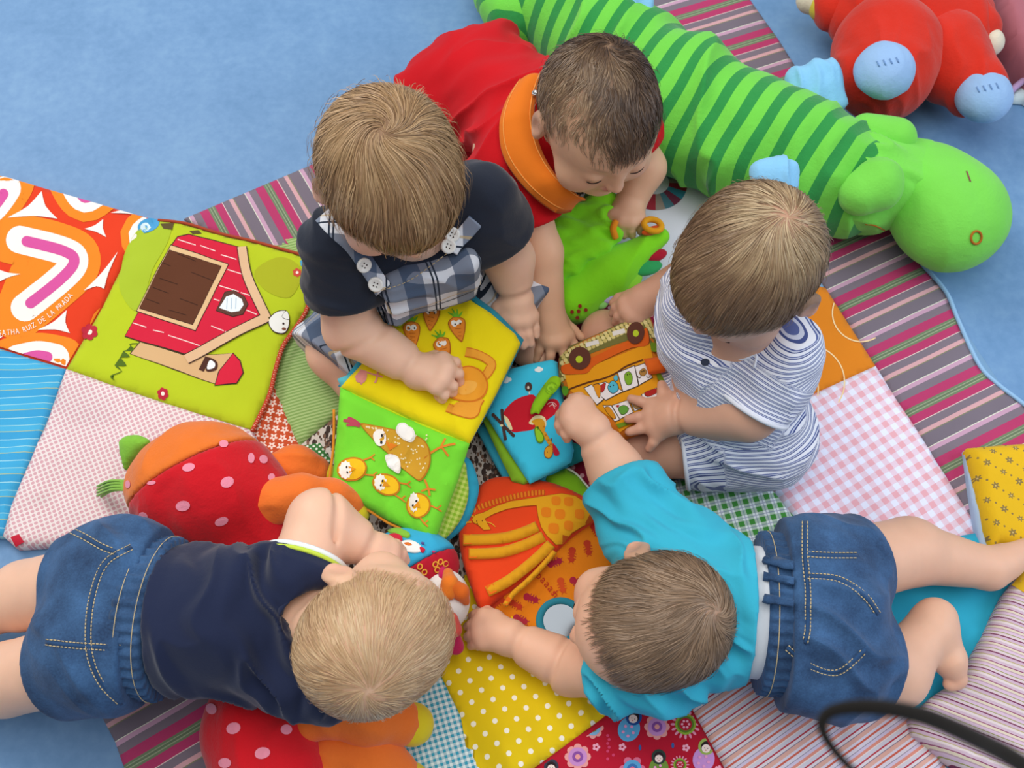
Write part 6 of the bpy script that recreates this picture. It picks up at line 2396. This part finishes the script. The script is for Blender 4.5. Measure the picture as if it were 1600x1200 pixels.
    ka, kb = nrm(kl - hl), nrm(kr - hr)
    flatcap(D, hl - ka * .01, hl + ka * .066, .060, .057, .02)
    flatcap(D, hr - kb * .01, hr + kb * .062, .060, .058, .02)
    D.disp = lambda p: folds(p, (.6, .6, .2), .032, .0045, 12.0) + folds(p, (0, 1, .3), .012, .0022, 3.0) * np.clip(1 - np.abs((p - (sm + ax * .172)) @ ax) / .02, 0, 1)
    D.cut(sm + ax * .171, -ax)
    sh = garment(D, 'shorts', denim_a, o)
    U = Field(); U.ops = D.ops; U.disp = D.disp
    seam = plain('#27476f')
    lines = [[(205, 855), (165, 880), (145, 930), (138, 985), (142, 1030), (160, 1070), (190, 1100)], [(72, 1003), (100, 1007), (140, 1010), (215, 1014)], [(95, 822), (130, 838), (160, 855), (180, 862)]]
    for L in lines:
        hit_tube(U, L, .0024, 'seam', seam, sh, lift=-.0008)
        q = np.asarray(L, float)
        t = np.gradient(q, axis=0); t /= np.linalg.norm(t, axis=1, keepdims=True)
        nn = np.c_[-t[:, 1], t[:, 0]]
        for s in (-4.5, 4.5):
            hit_dash(U, q + nn * s, 'stitching', thread, sh, 4, 2)
    waistband(sm + ax * .168, ax, .0835, .034, denim_a, sh, 40, .835)
    for x0 in ():
        hit_dash(U, [(x0 + 8, 882), (x0, 930), (x0 - 1, 990), (x0 + 4, 1040), (x0 + 18, 1075)], 'stitching', thread, sh, 4, 2)
    return o

# ---- 5: turquoise top and denim shorts, lying at the lower right
def baby_five():
    hd = Head(P(1020, 972, .172), (-.95, -.24, -.30), (-.1, -.62, 1), .99)
    sr, sl = P(1010, 838, .125), P(985, 1052, .115)
    hm = P(1266, 962, .122)
    dy = nrm(np.array([0, 1, 0]))
    hr, hl = hm + np.array([.0, .043, 0]), hm - np.array([-.004, .043, 0])
    er, wr = P(962, 735, .115), P(925, 672, .140)
    el, wl = P(892, 1042, .045), P(800, 998, .040)
    F = Field()
    torso(F, sl, sr, hl, hr, .052, .058, .048)
    sm = (sl + sr) / 2
    hd.add(F, sm + np.array([.03, 0, .01]))
    F.chain([sr, er], [.032, .031], .016)
    F.chain([er, wr], [.031, .0225], .010)
    F.chain([sl, el], [.032, .031], .016)
    F.chain([el, wl], [.031, .0215], .010)
    hand(F, (925, 672, .140), [[(902, 628, .150), (888, 632, .146), (880, 642, .136)], [(890, 640, .150), (876, 648, .143), (873, 658, .132)],
                               [(888, 654, .148), (874, 664, .140), (876, 674, .130)], [(896, 668, .145), (884, 678, .137), (886, 686, .128)]],
         [(915, 632, .142), (905, 622, .134), (894, 622, .126)])
    hand(F, (800, 998, .040), [[(756, 963, .036), (744, 960, .032), (737, 963, .024)], [(750, 976, .037), (737, 976, .032), (730, 979, .024)],
                               [(750, 990, .037), (737, 992, .032), (730, 995, .024)], [(755, 1003, .035), (743, 1006, .030), (736, 1009, .023)]],
         [(775, 966, .034), (760, 955, .026), (750, 953, .020)])
    F.crease(wr + (er - wr) * .18, er - wr, .0242); F.crease(wl + (el - wl) * .12, el - wl, .0230); F.crease(el + (wl - el) * .2, wl - el, .0300)
    kr, kl = P(1420, 862, .075), P(1395, 1050, .070)
    F.chain([hr, kr], [.044, .040], .02)
    F.chain([kr, P(1545, 888, .045)], [.037, .024], .01)
    F.chain([P(1545, 888, .045), P(1570, 878, .045), P(1612, 858, .040)], [.023, .020, .015], .012)
    F.chain([hl, kl], [.044, .040], .02)
    ank = P(1452, 985, .070)
    F.chain([kl, ank], [.038, .025], .01)
    F.chain([ank, P(1462, 968, .068)], [.025, .022], .01)
    F.chain([P(1460, 970, .070), P(1484, 1032, .058), P(1496, 1060, .050)], [.023, .018, .011], .012)
    for i, (x, y) in enumerate(((1500, 1062), (1494, 1066), (1488, 1067), (1482, 1066))):
        F.ball(P(x, y + 3, .048), .0065, .004)
    o = person(F, hd, 'baby in turquoise top and denim shorts lying with one foot on the lilac striped cloth', '#e2b297', '#cf8674',
               dict(base='#8f745c', w=.66, n=13000, len=.032, cols=['#5f4838', '#76604c', '#8f745c', '#a88e74'], soft=.026,
                    line=lambda f, r: hairline(f, r) + .020 * np.clip((f + .02) / .06, 0, 1), thin=lambda q: np.clip((.060 - q[:, 1]) / .040, 0, 1),
                    kw=dict(seed=15, crown=(.05, -.80, .55), lift=.0018, curl=.35, swirl=.9)),
               [(P(735, 985, .03), .02, .3), (P(1490, 1055, .04), .02, .5), (P(880, 655, .14), .018, .3)])
    S = Field()
    torso(S, sl, sr, hl, hr, .062, .074, .02)
    S.ops = S.ops[:2]
    ax = nrm(hm - sm)
    S.cap(sm + ax * .06, sm + ax * .15, .072, .076, .02)
    a, b = nrm(er - sr), nrm(el - sl)
    flatcap(S, sr - a * .015, sr + a * .070, .046, .050, .02)
    flatcap(S, sl - b * .01, sl + b * .030, .044, .046, .02)
    S.disp = lambda p: folds(p, (.6, .7, .2), .022, .0090, 14.0, .8)
    S.cut(sm + ax * .116, ax)
    S.cap(hd.at(0, -.03, -.03), sm + np.array([-.05, 0, .02]), .040, .040, .006, 's')
    tp = garment(S, 'top', fabric('turquoise_jersey', lin('#36a9c4'), .9, .06, .1, 700, .3), o)
    Wf = Field()
    for q in (-.008, .008):
        Wf.cap(sm + ax * .09 + dy * q, sm + ax * .150 + dy * q, .062, .064, .01)
    garment(Wf, 'undershirt', plain('#d9dde4'), o, .003)
    D = Field()
    D.cap(hl + (hm - hl) * .35, hr + (hm - hr) * .35, .078, .078, .02)
    D.cap(sm + ax * .125, hm, .071, .076, .02)
    ka, kb = nrm(kl - hl), nrm(kr - hr)
    flatcap(D, hr - kb * .01, hr + kb * .078, .064, .058, .02)
    flatcap(D, hl - ka * .01, hl + ka * .070, .066, .060, .02)
    D.disp = lambda p: folds(p, (.3, .8, .3), .034, .0075, 22.0) + folds(p, (0, 1, .3), .010, .004, 3.0) * np.clip(1 - np.abs((p - (sm + ax * .140)) @ ax) / .03, 0, 1)
    D.cut(sm + ax * .152, -ax)
    sh = garment(D, 'shorts', denim_a, o)
    U = Field(); U.ops = D.ops; U.disp = D.disp
    seam = plain('#27476f')
    for L in ([(1258, 815), (1258, 870), (1262, 920), (1262, 980), (1258, 1005)], [(1262, 900), (1310, 905), (1350, 930), (1372, 960)], [(1262, 866), (1300, 868), (1340, 868)], [(1230, 1012), (1265, 1040), (1310, 1050), (1352, 1015)]):
        hit_tube(U, L, .0022, 'seam', seam, sh, lift=-.0008)
        q = np.asarray(L, float)
        t = np.gradient(q, axis=0); t /= np.linalg.norm(t, axis=1, keepdims=True)
        nn = np.c_[-t[:, 1], t[:, 0]]
        for s in (-4.2, 4.2):
            hit_dash(U, q + nn * s, 'stitching', thread, sh, 4, 2)
    waistband(sm + ax * .148, ax, .0865, .038, denim_a, sh, 40, .835)
    for y in (875, 900, 935):
        hit_sheet(U, band([(1193, y), (1240, y + 8)], 11), 'belt_loop', denim_a, sh, .003, 8)
    return o

baby_one(); baby_two(); baby_three(); baby_four(); baby_five()
hen_toy()
